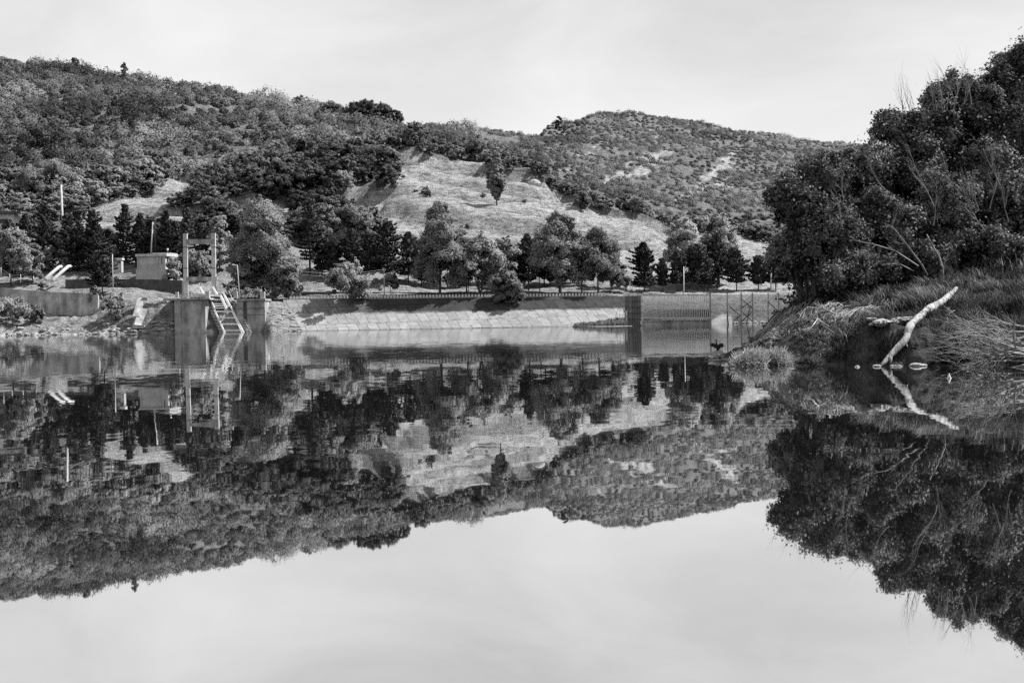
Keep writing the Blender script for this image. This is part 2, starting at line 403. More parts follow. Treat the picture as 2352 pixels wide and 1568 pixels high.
def broadleaf(seed, H, R, crown_lo=.22, nclump=60, per=30, leaf=.35, shape='round', fork=False):
    """tree standing at the origin: (trunk MB, crown verts, crown faces, normals)"""
    rng = np.random.default_rng(seed); rr = random.Random(seed)
    z0 = H * crown_lo; hc = H - z0; lobes = []
    nl = {'round': 11, 'tall': 14, 'drop': 16}[shape]
    for i in range(nl):
        t = (i + rr.uniform(.2, .8)) / nl; a = rr.uniform(0, 6.28) if i % 2 else a + 3.14 if i else 0.0
        if shape == 'round': prof = math.sin(math.pi * (t * .80 + .17)) ** .5
        elif shape == 'tall': prof = (math.sin(math.pi * (t * .78 + .2)) ** .7) * (1 - .35 * t)
        else: prof = max(.10, t / .55) if t < .55 else ((1.03 - t) / .48) ** .7
        if shape == 'drop': lr = R * .55 * prof; q = R * prof * .45
        else: lr = R * rr.uniform(.36, .52) * prof ** .5; q = max(0, R * prof * rr.uniform(.85, 1.1) - lr)
        zt_ = z0 + hc * (t if shape == 'drop' else t * .9 + .03); zt_ = min(zt_, H - lr * .9)
        lobes.append(((q * math.cos(a), q * math.sin(a), zt_), lr))
    if shape == 'drop':
        cen = []; rad = []; ld = []
        for i in range(nclump * 2):
            t = rr.random() ** .85; a = rr.uniform(0, 6.28); prof = (max(.07, t / .42) ** .8 if t < .42 else max(.0, (1.0 - t) / .58) ** .8)
            q = R * prof * math.sqrt(rr.random()) * rr.uniform(.8, 1.1); d = np.array([math.cos(a), math.sin(a), .4])
            cen.append((q * d[0], q * d[1], z0 + hc * t * .98)); rad.append(R * rr.uniform(.10, .2)); ld.append(d)
        cen = np.array(cen); rad = np.array(rad); ld = np.array(ld)
    else: cen, rad, ld = lobed(rr, rng, nclump, R, lobes, (.10, .2))
    p, nr = clump_points(cen, rad, per, rng, .75, ld)
    p[:, 2] = np.maximum(p[:, 2], .05)
    v, f = leaf_quads(p, np.full(len(p), leaf), nr, .5, rng)
    tr = MB(); tr_r = max(.1, H * .017)
    if fork:
        stems = [(rr.uniform(-.4, .4) * R, rr.uniform(-.35, .35) * R) for _ in range(4)]
    else: stems = [(rr.uniform(-.08, .08) * R, rr.uniform(-.08, .08) * R)]
    for sx, sy in stems:
        tr.tube([(0, 0, -.6), (sx * .15, sy * .15, H * .12), (sx * .6, sy * .6, H * .4), (sx, sy, H * .8)], [tr_r, tr_r * .85, tr_r * .55, tr_r * .15], 6)
    for c in cen[rng.permutation(len(cen))[:14]]:
        zz = max(H * .13, c[2] - rr.uniform(.2, .4) * H * .6); sx, sy = rr.choice(stems); q = min(1, zz / (H * .8))
        b = Vector((sx * q, sy * q, zz)); e = Vector(c); mid = (b + e) / 2 + Vector((0, 0, -.04 * H))
        tr.tube([b, mid, e], [tr_r * .4, tr_r * .25, tr_r * .08], 4)
    return tr, v, f, nr

def pine(seed, H, R, lo=.16, leaf=.3, dens=1.0):
    rng = np.random.default_rng(seed); rr = random.Random(seed)
    tr = MB(); tr.tube([(0, 0, -.6), (rr.uniform(-.1, .1), 0, H * .5), (0, 0, H * .98)], [H * .016, H * .011, .03], 6)
    P = []; N = []
    z = H * lo; lev = 0
    while z < H * .97:
        t = (z - H * lo) / (H * (1 - lo)); L = R * (1 - t) ** .6 * rr.uniform(.68, 1.12) * (1 + .18 * math.sin(t * 9 + seed)) + .2
        if t < .12: L *= rr.uniform(.6, .95)
        nb = rr.randint(5, 7); a0 = rr.uniform(0, 6)
        for k in range(nb):
            a = a0 + 6.283 * k / nb + rr.uniform(-.25, .25); l = L * rr.uniform(.5, 1.15) * (1 + .22 * math.cos(a - seed))
            d = np.array([math.cos(a), math.sin(a), 0]); n = max(5, int(l * 11 * dens))
            s = rng.uniform(.15, 1.0, n) ** .75
            lift = rr.uniform(.05, .22) * (1 if t > .3 else .2)
            q = d[None] * (s * l)[:, None]; q[:, 2] = z + s * l * lift + (s ** 3) * l * .12
            side = np.cross(d, [0, 0, 1]); q += side[None] * (rng.normal(size=n) * l * .16 * (1.05 - s))[:, None]
            q[:, 2] += rng.normal(size=n) * .12 - .05
            P.append(q); N.append(np.tile([0, 0, .8], (n, 1)) + d * .9)
            if t < .5 and k % 2 == 0: tr.tube([(0, 0, z), (d[0] * l * .9, d[1] * l * .9, z + l * lift * .9)], [.06, .02], 4)
        z += max(.35, H * .045 * (1 - .4 * t)) * rr.uniform(.85, 1.15); lev += 1
    P = np.concatenate(P); N = np.concatenate(N)
    v, f = leaf_quads(P, np.full(len(P), leaf), N, .35, rng)
    return tr, v, f, N

def plant_tree(name, parts, loc, label, cat, group=None, leafm='leaf_row', barkm='bark', rz=0.0):
    tr, v, f, nr = parts
    root = bpy.data.objects.new(name, None); COL.objects.link(root)
    root.location = loc; root.rotation_euler = (0, 0, rz); tag(root, label, cat, group)
    a = tr.build('trunk', M[barkm]); a.parent = root
    me = np_mesh('crown', v, f); set_cn(me, nr); me.materials.append(M[leafm]); b = bpy.data.objects.new('crown', me); COL.objects.link(b); b.parent = root
    return root
def copy_tree(src, loc, rz, sc, label, group=None):
    r = src.copy(); COL.objects.link(r); r.location = loc; r.rotation_euler = (0, 0, rz); r.scale = sc if hasattr(sc, '__len__') else (sc,) * 3
    r['label'] = label
    if group: r['group'] = group
    for ch in src.children:
        c = ch.copy(); COL.objects.link(c); c.parent = r
    return r

# ------------------------------------------------------------------ water
wm = np_mesh('water', [(-2500, -60, 0), (2500, -60, 0), (2500, 2200, 0), (-2500, 2200, 0)], [(0, 1, 2, 3)])
tag(link_mesh('water', wm, M['water']), kind='structure')

# ------------------------------------------------------------------ far terrain
def zv(u, v, Y): return W(u, v, Y).z
# per column: waterline, bank top, and up; then the hill knots (Y, v)
FRONT = {
 -300: [(385, -3), (402, 0), (411, 4.0), (421, 5.2), (430, 12.6), (446, 17)],
 0:    [(385, -3), (402, 0), (411, 4.0), (421, 5.2), (430, 12.6), (446, 17)],
 200:  [(385, -3), (402, 0), (411, 4.0), (421, 5.6), (430, 12.6), (446, 17)],
 250:  [(385, -3), (402, 0), (409, 4.2), (415, 7.5), (424, 11.8), (446, 17)],
 300:  [(385, -3), (400, 0), (405, 3.2), (411, 8.5), (421, 11.8), (446, 17)],
 385:  [(385, -3), (399, 0), (402, 2.0), (407, 8.0), (422, 10.6), (446, 17)],
 420:  [(385, -3), (401, -2), (404, 2.0), (406, 9.3), (426, 9.6), (446, 17)],
 470:  [(385, -3), (402, -2), (404, 2.0), (406, 9.3), (428, 9.7), (447, 15.6)],
 590:  [(385, -3), (402, -2), (404, 2.0), (407, 9.0), (428, 9.6), (447, 15.0)],
 625:  [(385, -3), (396, 0), (402, 3.4), (412, 8.6), (428, 9.6), (447, 14.6)],
 665:  [(385, -3), (397, 0), (404, 3.2), (414, 8.2), (428, 10.0), (448, 15.5)],
 720:  [(385, -3), (402, -1), (409, 2.8), (416, 7.8), (428, 10.4), (449, 17.0)],
 900:  [(385, -3), (402, -1), (409, 2.8), (416, 7.8), (428, 10.6), (450, 16.4)],
 1000: [(385, -3), (403, -1), (410, 2.8), (418, 7.8), (430, 10.0), (450, 13.2)],
 1300: [(385, -3), (406, -1), (413, 2.8), (421, 7.8), (432, 10.0), (450, 12.4)],
 1420: [(385, -3), (408, -1), (415, 2.8), (424, 7.8), (433, 9.6), (452, 11.6)],
 1450: [(385, -3), (424, -1), (430, 2.2), (438, 6.8), (445, 9.3), (455, 10.6)],
 1640: [(385, -3), (428, 0), (436, 2.4), (443, 6.2), (449, 9.0), (460, 10.2)],
 1860: [(385, -3), (430, 0), (437, 2.6), (444, 6.2), (450, 9.2), (462, 10.4)],
 2100: [(385, -3), (420, 0), (430, 3.0), (440, 6.2), (450, 9.2), (462, 10.4)],
 3500: [(385, -3), (420, 0), (430, 3.0), (440, 6.2), (450, 9.2), (462, 10.4)]}
HILL = {
 -300: [(467, 606), (585, 440), (725, 262), (785, 236), (875, 172), (975, 112)],
 0:    [(467, 602), (585, 450), (705, 285), (765, 250), (865, 188), (975, 136)],
 200:  [(467, 600), (585, 452), (695, 300), (750, 265), (840, 210), (945, 162)],
 300:  [(467, 596), (585, 448), (685, 305), (745, 265), (825, 216), (925, 176)],
 480:  [(465, 575), (585, 455), (685, 318), (745, 275), (825, 230), (925, 196)],
 600:  [(465, 568), (575, 448), (665, 330), (725, 290), (805, 255), (925, 226)],
 700:  [(466, 580), (565, 448), (645, 330), (705, 298), (765, 272), (885, 254)],
 850:  [(468, 588), (545, 455), (625, 348), (665, 318), (705, 290), (765, 268)],
 950:  [(468, 600), (535, 465), (600, 352), (645, 345), (705, 318), (785, 292)],
 1050: [(470, 612), (530, 480), (605, 368), (660, 374), (760, 340), (905, 306)],
 1130: [(470, 618), (530, 490), (608, 372), (668, 384), (790, 345), (960, 308)],
 1210: [(470, 622), (525, 508), (600, 398), (668, 410), (825, 352), (1025, 305)],
 1300: [(472, 628), (515, 548), (575, 452), (660, 470), (845, 372), (1125, 290)],
 1380: [(472, 632), (510, 565), (558, 486), (660, 502), (860, 390), (1220, 264)],
 1450: [(474, 634), (505, 572), (552, 500), (665, 514), (875, 395), (1275, 258)],
 1560: [(476, 638), (500, 588), (540, 536), (665, 548), (875, 410), (1275, 274)],
 1700: [(478, 642), (496, 602), (530, 552), (665, 566), (875, 440), (1275, 298)],
 1850: [(478, 645), (496, 616), (525, 585), (665, 592), (875, 450), (1275, 318)],
 2100: [(478, 645), (496, 620), (525, 595), (665, 596), (875, 470), (1275, 345)],
 3500: [(478, 645), (496, 620), (525, 595), (665, 600), (875, 480), (1275, 380)]}
def col_interp(table, u, conv):
    ks = sorted(table); 
    if u <= ks[0]: a = b = ks[0]; f = 0
    elif u >= ks[-1]: a = b = ks[-1]; f = 0
    else:
        for a, b in zip(ks, ks[1:]):
            if a <= u <= b: break
        f = (u - a) / (b - a); f = f * f * (3 - 2 * f) * .5 + f * .5
    A = conv(a, table[a]); B = conv(b, table[b])
    return A * (1 - f) + B * f
def full_col(u):
    fr = col_interp(FRONT, u, lambda k, t: np.array(t, float))
    hi = col_interp(HILL, u, lambda k, t: np.array([(Y, zv(k, v, Y)) for Y, v in t], float))
    last = np.array([[hi[-1][0] + 250, hi[-1][1] - 60]])
    return np.concatenate([fr, hi, last])
TU = np.linspace(-700, 3500, 960)
TY = np.concatenate([np.arange(386, 470, .75), np.arange(470, 720, 2.0), np.arange(720, 1560, 5.0)])
TT = np.array([(lambda p: p.x / p.y)(W(u, hor(u), 500)) for u in TU])
Z = np.zeros((len(TU), len(TY)))
for i, u in enumerate(TU):
    c = full_col(u); Z[i] = np.interp(TY, c[:, 0], c[:, 1])
# soften the hill part
hm = TY > 476
for _ in range(6):
    S = Z.copy(); S[:, 1:-1] = (Z[:, :-2] + Z[:, 1:-1] * 2 + Z[:, 2:]) / 4; Z[:, hm] = S[:, hm]
XX = TT[:, None] * TY[None]; YY = np.tile(TY, (len(TU), 1))
ramp = np.clip((YY - 455) / 60, 0, 1)
rid = 1 - np.abs(fbm(XX / 55, YY / 60, 4, 3)) * 2
Z += ramp * (fbm(XX / 45, YY / 55, 5, 1) * 5.5 + (rid - .6) * 3.0 * np.clip((YY - 480) / 100, 0, 1) + fbm(XX / 9, YY / 11, 3, 8) * 1.3)
Z += (1 - ramp) * np.where(Z > .2, 1, .3) * fbm(XX / 6, YY / 6, 4, 2) * .55
# small scarps across the bald spur
Z += np.clip((YY - 480) / 30, 0, 1) * np.clip((640 - YY) / 40, 0, 1) * np.tanh((fbm(XX / 60, YY / 11, 3, 21)) * 16) * 3.0
rocky = (TU[:, None] < 420) & (YY < 418)
Z += np.where(rocky, (np.abs(fbm(XX / 3, YY / 2.5, 4, 5))) * 1.5 * np.clip((YY - 400) / 3, 0, 1), 0)

def terr(x, y):
    t = x / y; i = np.clip(np.interp(t, TT, np.arange(len(TT))), 0, len(TT) - 1.001); j = np.clip(np.interp(y, TY, np.arange(len(TY))), 0, len(TY) - 1.001)
    i0 = np.floor(i).astype(int); j0 = np.floor(j).astype(int); a = i - i0; b = j - j0
    return (Z[i0, j0] * (1 - a) + Z[i0 + 1, j0] * a) * (1 - b) + (Z[i0, j0 + 1] * (1 - a) + Z[i0 + 1, j0 + 1] * a) * b

def inpoly(u, v, poly):
    c = np.zeros(np.shape(u), bool); n = len(poly)
    for i in range(n):
        x1, y1 = poly[i]; x2, y2 = poly[(i + 1) % n]
        if y1 == y2: continue
        c ^= ((y1 > v) != (y2 > v)) & (u < (x2 - x1) * (v - y1) / (y2 - y1) + x1)
    return c
R3 = np.array([right, up, fwd])
def projn(x, y, z):
    P = np.stack([x, y, z - CH], -1) @ R3.T; k = FPX / P[..., 2]
    return CU + P[..., 0] * k, CV - P[..., 1] * k
BALD = [[(912, 340), (960, 352), (1030, 372), (1100, 366), (1130, 400), (1180, 392), (1215, 402), (1262, 428), (1300, 455), (1335, 476), (1392, 492), (1500, 506), (1560, 532), (1690, 538), (1800, 575), (1780, 680), (850, 680), (860, 560), (840, 520), (790, 470), (800, 430), (860, 445), (905, 420)],
        [(390, 412), (450, 398), (440, 432), (400, 462), (335, 474), (300, 480), (330, 492), (430, 482), (600, 462), (650, 480), (745, 474), (756, 500), (660, 505), (600, 500), (500, 492), (330, 530), (300, 560), (235, 566), (232, 520), (180, 508), (180, 492), (260, 462), (330, 440)],
        [(350, 190), (400, 198), (420, 232), (385, 225)], [(455, 182), (505, 190), (520, 208), (470, 205)],
        [(1440, 378), (1540, 330), (1530, 365), (1470, 410), (1370, 420)], [(1500, 300), (1518, 280), (1505, 330), (1490, 345)], [(1540, 470), (1600, 420), (1690, 340), (1700, 352), (1620, 440)],
        [(1640, 430), (1680, 412), (1695, 422), (1640, 442)], [(1260, 395), (1300, 385), (1340, 378), (1300, 400)], [(1330, 350), (1370, 335), (1380, 350), (1340, 362)]]
def is_bald(x, y, z):
    u, v = projn(x, y, z); u0_, v0_ = u + fbm(x / 5, y / 7, 3, 63) * 9, v + fbm(x / 5, y / 7, 3, 64) * 5; u = u + fbm(x / 9, y / 12, 3, 61) * 34; v = v + fbm(x / 9, y / 12, 3, 67) * 16; b = np.zeros(np.shape(u), bool)
    for k, p in enumerate(BALD):
        h = inpoly(u0_, v0_, p) if k == 0 else inpoly(u, v, p)
        if k == 0: h |= inpoly(u0_, v0_ - 10, p) & (u0_ > 1150)
        if k == 1: h |= inpoly(u, v - 26, p)
        if k >= 4: h &= (fbm(x / 7, y / 10, 3, 71) > -.12)
        if k in (0,): h &= (y < 640)
        elif k == 1: h &= (y < 760)
        b |= h
    return b
Xg, Yg, Zg = XX.ravel(), YY.ravel(), Z.ravel()
bald_v = is_bald(Xg, Yg, Zg).reshape(Z.shape)
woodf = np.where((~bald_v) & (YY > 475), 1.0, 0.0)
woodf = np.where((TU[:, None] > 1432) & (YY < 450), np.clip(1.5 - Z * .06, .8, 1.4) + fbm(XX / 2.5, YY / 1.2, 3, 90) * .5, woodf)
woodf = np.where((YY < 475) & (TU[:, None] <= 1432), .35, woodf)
nu, ny = Z.shape
idx = np.arange(nu * ny).reshape(nu, ny)
fc = np.stack([idx[:-1, :-1], idx[1:, :-1], idx[1:, 1:], idx[:-1, 1:]], -1).reshape(-1, 4)
me = np_mesh('hills', np.stack([Xg, Yg, Zg], 1), fc, True)
at = me.attributes.new('wood', 'FLOAT', 'POINT'); at.data.foreach_set('value', woodf.ravel().astype(np.float32))
tag(link_mesh('hills', me, M['hills']), kind='structure')

# ------------------------------------------------------------------ concrete embankment
DU = np.linspace(652, 1438, 240)
def dam_line(u):                                   # waterline depth and crest height along the dam
    f = (u - 652) / (1438 - 652); return 400 + 8 * f, 9.15 - .45 * f
vs = []; uvs = []
NR = 26
for u in DU:
    Yw, zc = dam_line(u); x0 = W(u, 760, Yw).x
    for r in range(NR):
        q = r / (NR - 1); z = -1.2 + (zc + 1.2) * q; Y = Yw + (z / zc) * 14.5
        x = (x0 / Yw) * Y; wob = float(fbm(np.array([x / 9]), np.array([z / 2.0]), 3, 6)[0]) * .22
        vs.append((x, Y - wob, z)); s = q * 17.5
        uvs.append((x + s * .42 , s - (x + 80) * .035))
idx = np.arange(len(DU) * NR).reshape(len(DU), NR)
fc = np.stack([idx[:-1, :-1], idx[1:, :-1], idx[1:, 1:], idx[:-1, 1:]], -1).reshape(-1, 4)
me = np_mesh('slab_facing', vs, fc, True)
uvl = me.uv_layers.new(name='UVMap'); li = np.zeros(len(me.loops), np.int32); me.loops.foreach_get('vertex_index', li)
uvl.data.foreach_set('uv', np.array(uvs, np.float32)[li].ravel())
emb = empty('dam_embankment', (0, 0, 0)); tag(emb, 'long sloping lakeside embankment faced with pale jointed concrete slabs', 'embankment')
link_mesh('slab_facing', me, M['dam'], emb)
cop = MB()
for a, b in zip(range(0, len(DU) - 1, 6), range(6, len(DU), 6)):
    A = Vector(vs[a * NR + NR - 1]); B = Vector(vs[b * NR + NR - 1])
    cop.bar(A + Vector((0, .55, -.08)), B + Vector((0, .55, -.08)), .5, 1.2)
cop.build('coping', M['concrete'], emb)

# balustrade of round concrete discs on the crest
bal = empty('balustrade', W(1000, 684, 417)); tag(bal, 'low balustrade of round concrete discs along the embankment crest', 'balustrade')
disc = MB()
N_ = 14
ring = [Vector((math.cos(6.2832 * k / N_) * .33, -.13, math.sin(6.2832 * k / N_) * .44 + .46)) for k in range(N_)]
disc.prism(ring, (0, .26, 0)); disc.box((0, 0, .02), (.3, .24, .12))
dme = None; ds = np.linspace(668, 1405, 100); crest_pts = []
for u in ds:
    Yw, zc = dam_line(u); Y = Yw + 15.0; p = W(u, 684, Y); p.z = zc + .12; crest_pts.append(p)
    if dme is None:
        o = disc.build('baluster', M['white']); dme = o
    else:
        o = dme.copy(); COL.objects.link(o)
    o.parent = bal; o.location = p - bal.location
rb = MB()
for a, b in zip(crest_pts[::9], crest_pts[9::9] + [crest_pts[-1]]):
    if (a - b).length > .1: rb.bar(a + Vector((0, 0, -.02)), b + Vector((0, 0, -.02)), .3, .16)
rb.build('base_rail', M['concrete'], bal)
rb = MB()
for a, b in zip(crest_pts[::9], crest_pts[9::9] + [crest_pts[-1]]):
    if (a - b).length > .1: rb.bar(a + Vector((0, 0, .95)), b + Vector((0, 0, .95)), .16, .12)
rb.build('top_rail', M['concrete_dark'], bal)

# low dark wall behind the road
def strip_wall(name, us, Ys, vt, vb, th, mat, label, cat, parent=None):
    w_ = MB()
    pts = [(W(u, a, Y), W(u, b, Y)) for u, Y, a, b in zip(us, Ys, vt, vb)]
    for (t0, b0), (t1, b1) in zip(pts, pts[1:]):
        w_.add([b0, b1, t1, t0] + [q + Vector((0, th, 0)) for q in (b0, b1, t1, t0)],
               [(0, 1, 2, 3), (7, 6, 5, 4), (3, 2, 6, 7), (0, 4, 5, 1), (1, 5, 6, 2), (0, 3, 7, 4)])
    o = w_.build(name, M[mat], parent)
    if not parent: tag(o, label, cat)
    return o
strip_wall('low_wall', [690, 760, 900, 1040, 1100], [429, 429, 430, 431, 432], [670, 670, 671, 672, 672], [682] * 5, .4, 'concrete_dark', 'low dark wall behind the embankment road below the trees', 'wall')
strip_wall('retaining_wall', [-60, 0, 60, 130, 180, 225], [424, 424, 423, 422, 421, 419], [658, 661, 666, 671, 673, 678], [735, 735, 738, 738, 732, 722], 2.5, 'concrete', 'stained grey retaining wall above the rocky left shore', 'retaining wall')
strip_wall('terrace_wall', [150, 230, 300, 370, 418], [436, 434, 432, 430, 428], [642, 641, 641, 642, 644], [672, 676, 682, 684, 690], 2.0, 'concrete_dark', 'long dark terrace wall below the flat-roofed building', 'terrace wall')

# ------------------------------------------------------------------ intake works on the left shore
def zb(x, y): return 257.3 + x * .08203, 532.9 + y * .08203
def P2(x, y, Y): return W(*z2(x, y), Y)
intake = empty('intake_structure', P2(760, 1200, 404)); tag(intake, 'blocky stained concrete intake works standing in the water below the tall frame', 'intake structure')
def slab(mb, x0, y0, x1, y1, Y, depth):
    a = P2(x0, y1, Y); b = P2(x1, y0, Y)
    return mb.box(((a.x + b.x) / 2, Y + depth / 2, (a.z + b.z) / 2), (abs(b.x - a.x), depth, abs(b.z - a.z)))
mb = MB(); slab(mb, 640, 1032, 945, 1500, 400.3, 8)
mb.build('wall', M['concrete'], intake)
mb = MB(); slab(mb, 575, 1012, 640, 1500, 399.8, 8.6); mb.build('pillar', M['concrete'], intake)
mb = MB(); slab(mb, 1340, 1042, 1675, 1500, 402.3, 7); mb.build('wall', M['concrete'], intake)
mb = MB(); slab(mb, 1418, 1042, 1452, 1500, 402.1, .3); slab(mb, 1345, 1125, 1672, 1135, 402.2, .2); slab(mb, 1345, 1205, 1672, 1213, 402.2, .2); mb.build('rib', M['concrete_dark'], intake)
for xs in ((430, 1000, 1003, 1032), (1330, 1682, 1010, 1042)):
    mb = MB(); slab(mb, xs[0], xs[2], xs[1], xs[3], 399.5 if xs[0] < 900 else 401.8, 10); mb.build('deck', M['concrete'], intake)
for (x0, x1, y0, y1, Y) in ((578, 612, 930, 1003, 399.9), (945, 992, 925, 1003, 399.9), (1292, 1336, 925, 1010, 402.2), (1620, 1672, 925, 1010, 402.2)):
    mb = MB(); slab(mb, x0, y0, x1, y1, Y, 1.0); mb.build('parapet_post', M['concrete_pale'], intake)
for x in list(range(640, 940, 41)) + list(range(1362, 1610, 43)):
    Y = 400.1 if x < 950 else 402.4
    mb = MB(); c = P2(x, 980, Y)
    mb.prism([c + Vector((math.cos(6.2832 * k / 12) * .38, 0, math.sin(6.2832 * k / 12) * .46)) for k in range(12)], (0, .25, 0)); mb.build('baluster', M['concrete_pale'], intake)
for (x0, x1, y) in ((612, 945, 955), (1336, 1620, 948)):
    mb = MB(); Y = 400.1 if x0 < 950 else 402.4
    mb.bar(P2(x0, y, Y + .1), P2(x1, y, Y + .1), .16, .2); mb.build('rail', M['concrete'], intake)
def IN(x, y, off=0.0):
    Y = 399.6 + (1440 - y) / 440 * 8.0 - off; return W(*z2(x, y), Y)
# dark channel bed between the stairs, then the stairs either side
mb = MB(); mb.add([IN(1000, 1000, -.7), IN(1290, 1000, -.7), IN(1520, 1500, -.7), IN(1190, 1500, -.7), IN(1000, 1000, -2.5), IN(1290, 1000, -2.5), IN(1520, 1500, -2.5), IN(1190, 1500, -2.5)],
  [(0, 3, 2, 1), (4, 5, 6, 7), (0, 1, 5, 4), (1, 2, 6, 5), (2, 3, 7, 6), (3, 0, 4, 7)]); mb.build('channel_bed', M['panel'], intake)
mb = MB(); mb.add([IN(945, 1032, -.3), IN(1010, 1040, -.3), IN(1210, 1500, -.3), IN(945, 1500, -.3), IN(945, 1032, -3), IN(1010, 1040, -3), IN(1210, 1500, -3), IN(945, 1500, -3)],
  [(0, 3, 2, 1), (4, 5, 6, 7), (0, 1, 5, 4), (1, 2, 6, 5), (2, 3, 7, 6), (3, 0, 4, 7)]); mb.build('sloping_wall', M['concrete_dark'], intake)
for side, (xa, xb, wd) in {'l': (975, 1130, 62), 'r': (1275, 1450, 74)}.items():
    st = MB(); y0 = 1090 if side == 'l' else 1040
    n = 20
    for k in range(n):
        q = k / (n - 1); y = y0 + (1436 - y0) * q; x = xa + (xb - xa) * q
        A = IN(x, y, .35); B = IN(x + wd, y, .35); st.bar(A, B, .2, .7)
    st.build('stair_flight', M['concrete_pale'], intake)
mb = MB(); mb.tube([IN(1238, 925, .8), IN(1285, 1030, .8), IN(1320, 1045, .8), IN(1375, 1180, .8), IN(1505, 1430, .8)], .09, 5); mb.build('handrail', M['steel_pale'], intake)

gate = empty('screen_ladder', IN(1100, 1200)); tag(gate, 'white inclined gate frame like a ladder running down into the water', 'gate frame')
for a, b, wd in (((992, 1000), (1195, 1450), .42), ((1255, 1100), (1425, 1440), .40), ((1275, 1165), (1400, 1440), .22)):
    MB().bar(IN(*a, .7), IN(*b, .7), wd, .35).build('rail', M['white_bright'], gate)
for y, x0, x1 in ((1100, 1040, 1255), (1168, 1062, 1295), (1246, 1110, 1325), (1322, 1150, 1360), (1400, 1178, 1400)):
    MB().bar(IN(x0, y, .8), IN(x1, y, .8), .38, .3).build('rung', M['white_bright'], gate)
mb = MB()
mb.bar(IN(990, 970, 1.2), IN(1140, 975, 1.2), .62, .4); mb.bar(IN(1135, 975, 1.2), IN(1205, 1135, 1.2), .6, .4); mb.bar(IN(994, 985, 1.2), IN(1062, 1130, 1.2), .3, .4)
for y, x0, x1 in ((1022, 1010, 1160), (1074, 1035, 1180), (1126, 1060, 1200)): mb.bar(IN(x0, y, 1.15), IN(x1, y, 1.15), .3, .3)
mb.build('upper_frame', M['white_bright'], gate)
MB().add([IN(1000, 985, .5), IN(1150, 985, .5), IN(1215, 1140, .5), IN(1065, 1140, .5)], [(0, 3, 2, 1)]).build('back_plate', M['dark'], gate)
for a, b in (((882, 872), (932, 968)), ((1038, 866), (1092, 966)), ((1165, 936), (1252, 1105))):
    MB().bar(IN(*a, 1.0), IN(*b, 1.0), .5, .4).build('guide_beam', M['white_bright'], gate)
mb = MB(); mb.bar(IN(1128, 1302, 1.2), IN(1190, 1238, 1.2), .34, .25); mb.bar(IN(1165, 1262, 1.2), IN(1188, 1206, 1.2), .26, .2); mb.build('hinged_arm', M['white_bright'], gate)

gan = empty('hoist_frame', P2(880, 960, 411)); tag(gan, 'tall concrete hoist frame of two posts and two crossbeams beside the ladder', 'hoist frame')
for x0, x1, ya in ((676, 728, 215), (1022, 1072, 210)):
    mb = MB(); a = P2((x0 + x1) / 2, ya, 411); b = P2((x0 + x1) / 2 + 8, 970, 411); mb.bar(Vector((b.x, b.y, 9.2)), a, 1.15, 1.15)
    mb.build('post', M['concrete_pale'], gan)
    for yy in (382, 640):
        MB().box(P2((x0 + x1) / 2 + 4, yy, 411), (1.24, 1.24, .16)).build('clamp_band', M['dark'], gan)
for x0, x1, y0, y1 in ((728, 1058, 285, 345), (732, 1085, 745, 797)):
    mb = MB(); a = P2(x0, (y0 + y1) / 2, 411); b = P2(x1, (y0 + y1) / 2, 411); mb.bar(a + Vector((-.3, -.2, 0)), b + Vector((.2, -.2, 0)), (y1 - y0) / 43.0, .8); mb.build('crossbeam', M['concrete'], gan)
mb = MB(); c = P2(885, 740, 410.4); mb.box(c, (.7, .7, 1.2)); c = P2(882, 690, 410.4); mb.box(c, (.35, .35, .9)); mb.bar(P2(890, 795, 410.4), P2(892, 930, 410.4), .2); mb.build('winch', M['steel'], gan)

# flat-roofed building
def PB(x, y, Y): return W(*zb(x, y), Y)
bld = empty('flat_roofed_building', PB(1515, 1300, 437)); tag(bld, 'two-level flat-roofed concrete building with white right side above the terrace wall', 'building')
cth, sth = math.cos(math.radians(7)), math.sin(math.radians(7))
C0 = PB(1515, 1300, 437); gz = C0.z
fx_ = Vector((-cth, sth, 0)); fy_ = Vector((sth, cth, 0))
def BP(a, b, z): return C0 + fx_ * a + fy_ * b + Vector((0, 0, z - C0.z))
def bbox(mb, a0, a1, b0, b1, z0_, z1_):
    p = [BP(a, b, z) for z in (z0_, z1_) for a, b in ((a0, b0), (a1, b0), (a1, b1), (a0, b1))]
    return mb.add(p, [(0, 1, 2, 3), (7, 6, 5, 4), (4, 5, 1, 0), (5, 6, 2, 1), (6, 7, 3, 2), (7, 4, 0, 3)])
zt = PB(1515, 1035, 437).z; zr = PB(1515, 672, 437).z; zf = PB(1515, 600, 437).z
bbox(MB(), 0, 9.6, .0, 11, gz - 2, zt).build('lower_wall', M['wall_plaster'], bld)
bbox(MB(), .1, 9.0, .15, 10.8, zt, zr).build('upper_wall', M['wall_plaster'], bld)
bbox(MB(), -.5, 9.5, -.6, 11.4, zr, zf).build('roof', M['concrete_pale'], bld)
bbox(MB(), -.5, 5.0, 2, 9, zf, zf + .32).build('roof_slab', M['concrete_pale'], bld)
for a in (.15, 2.4, 8.9): bbox(MB(), a, a + .22, -.12, .1, zt, zr).build('column', M['concrete_pale'], bld)
bbox(MB(), 1.25, 1.42, .02, .2, zt + 1.5, zr - .4).build('window', M['glass'], bld)
mb = MB()
for z in (zt + .3, zt + .95, zt + 1.6): bbox(mb, 2.6, 5.3, -.32, -.27, z, z + .07)
for a in (2.6, 3.9, 5.25): bbox(mb, a, a + .06, -.34, -.26, zt, zt + 1.65)
mb.build('railing', M['steel_pale'], bld)
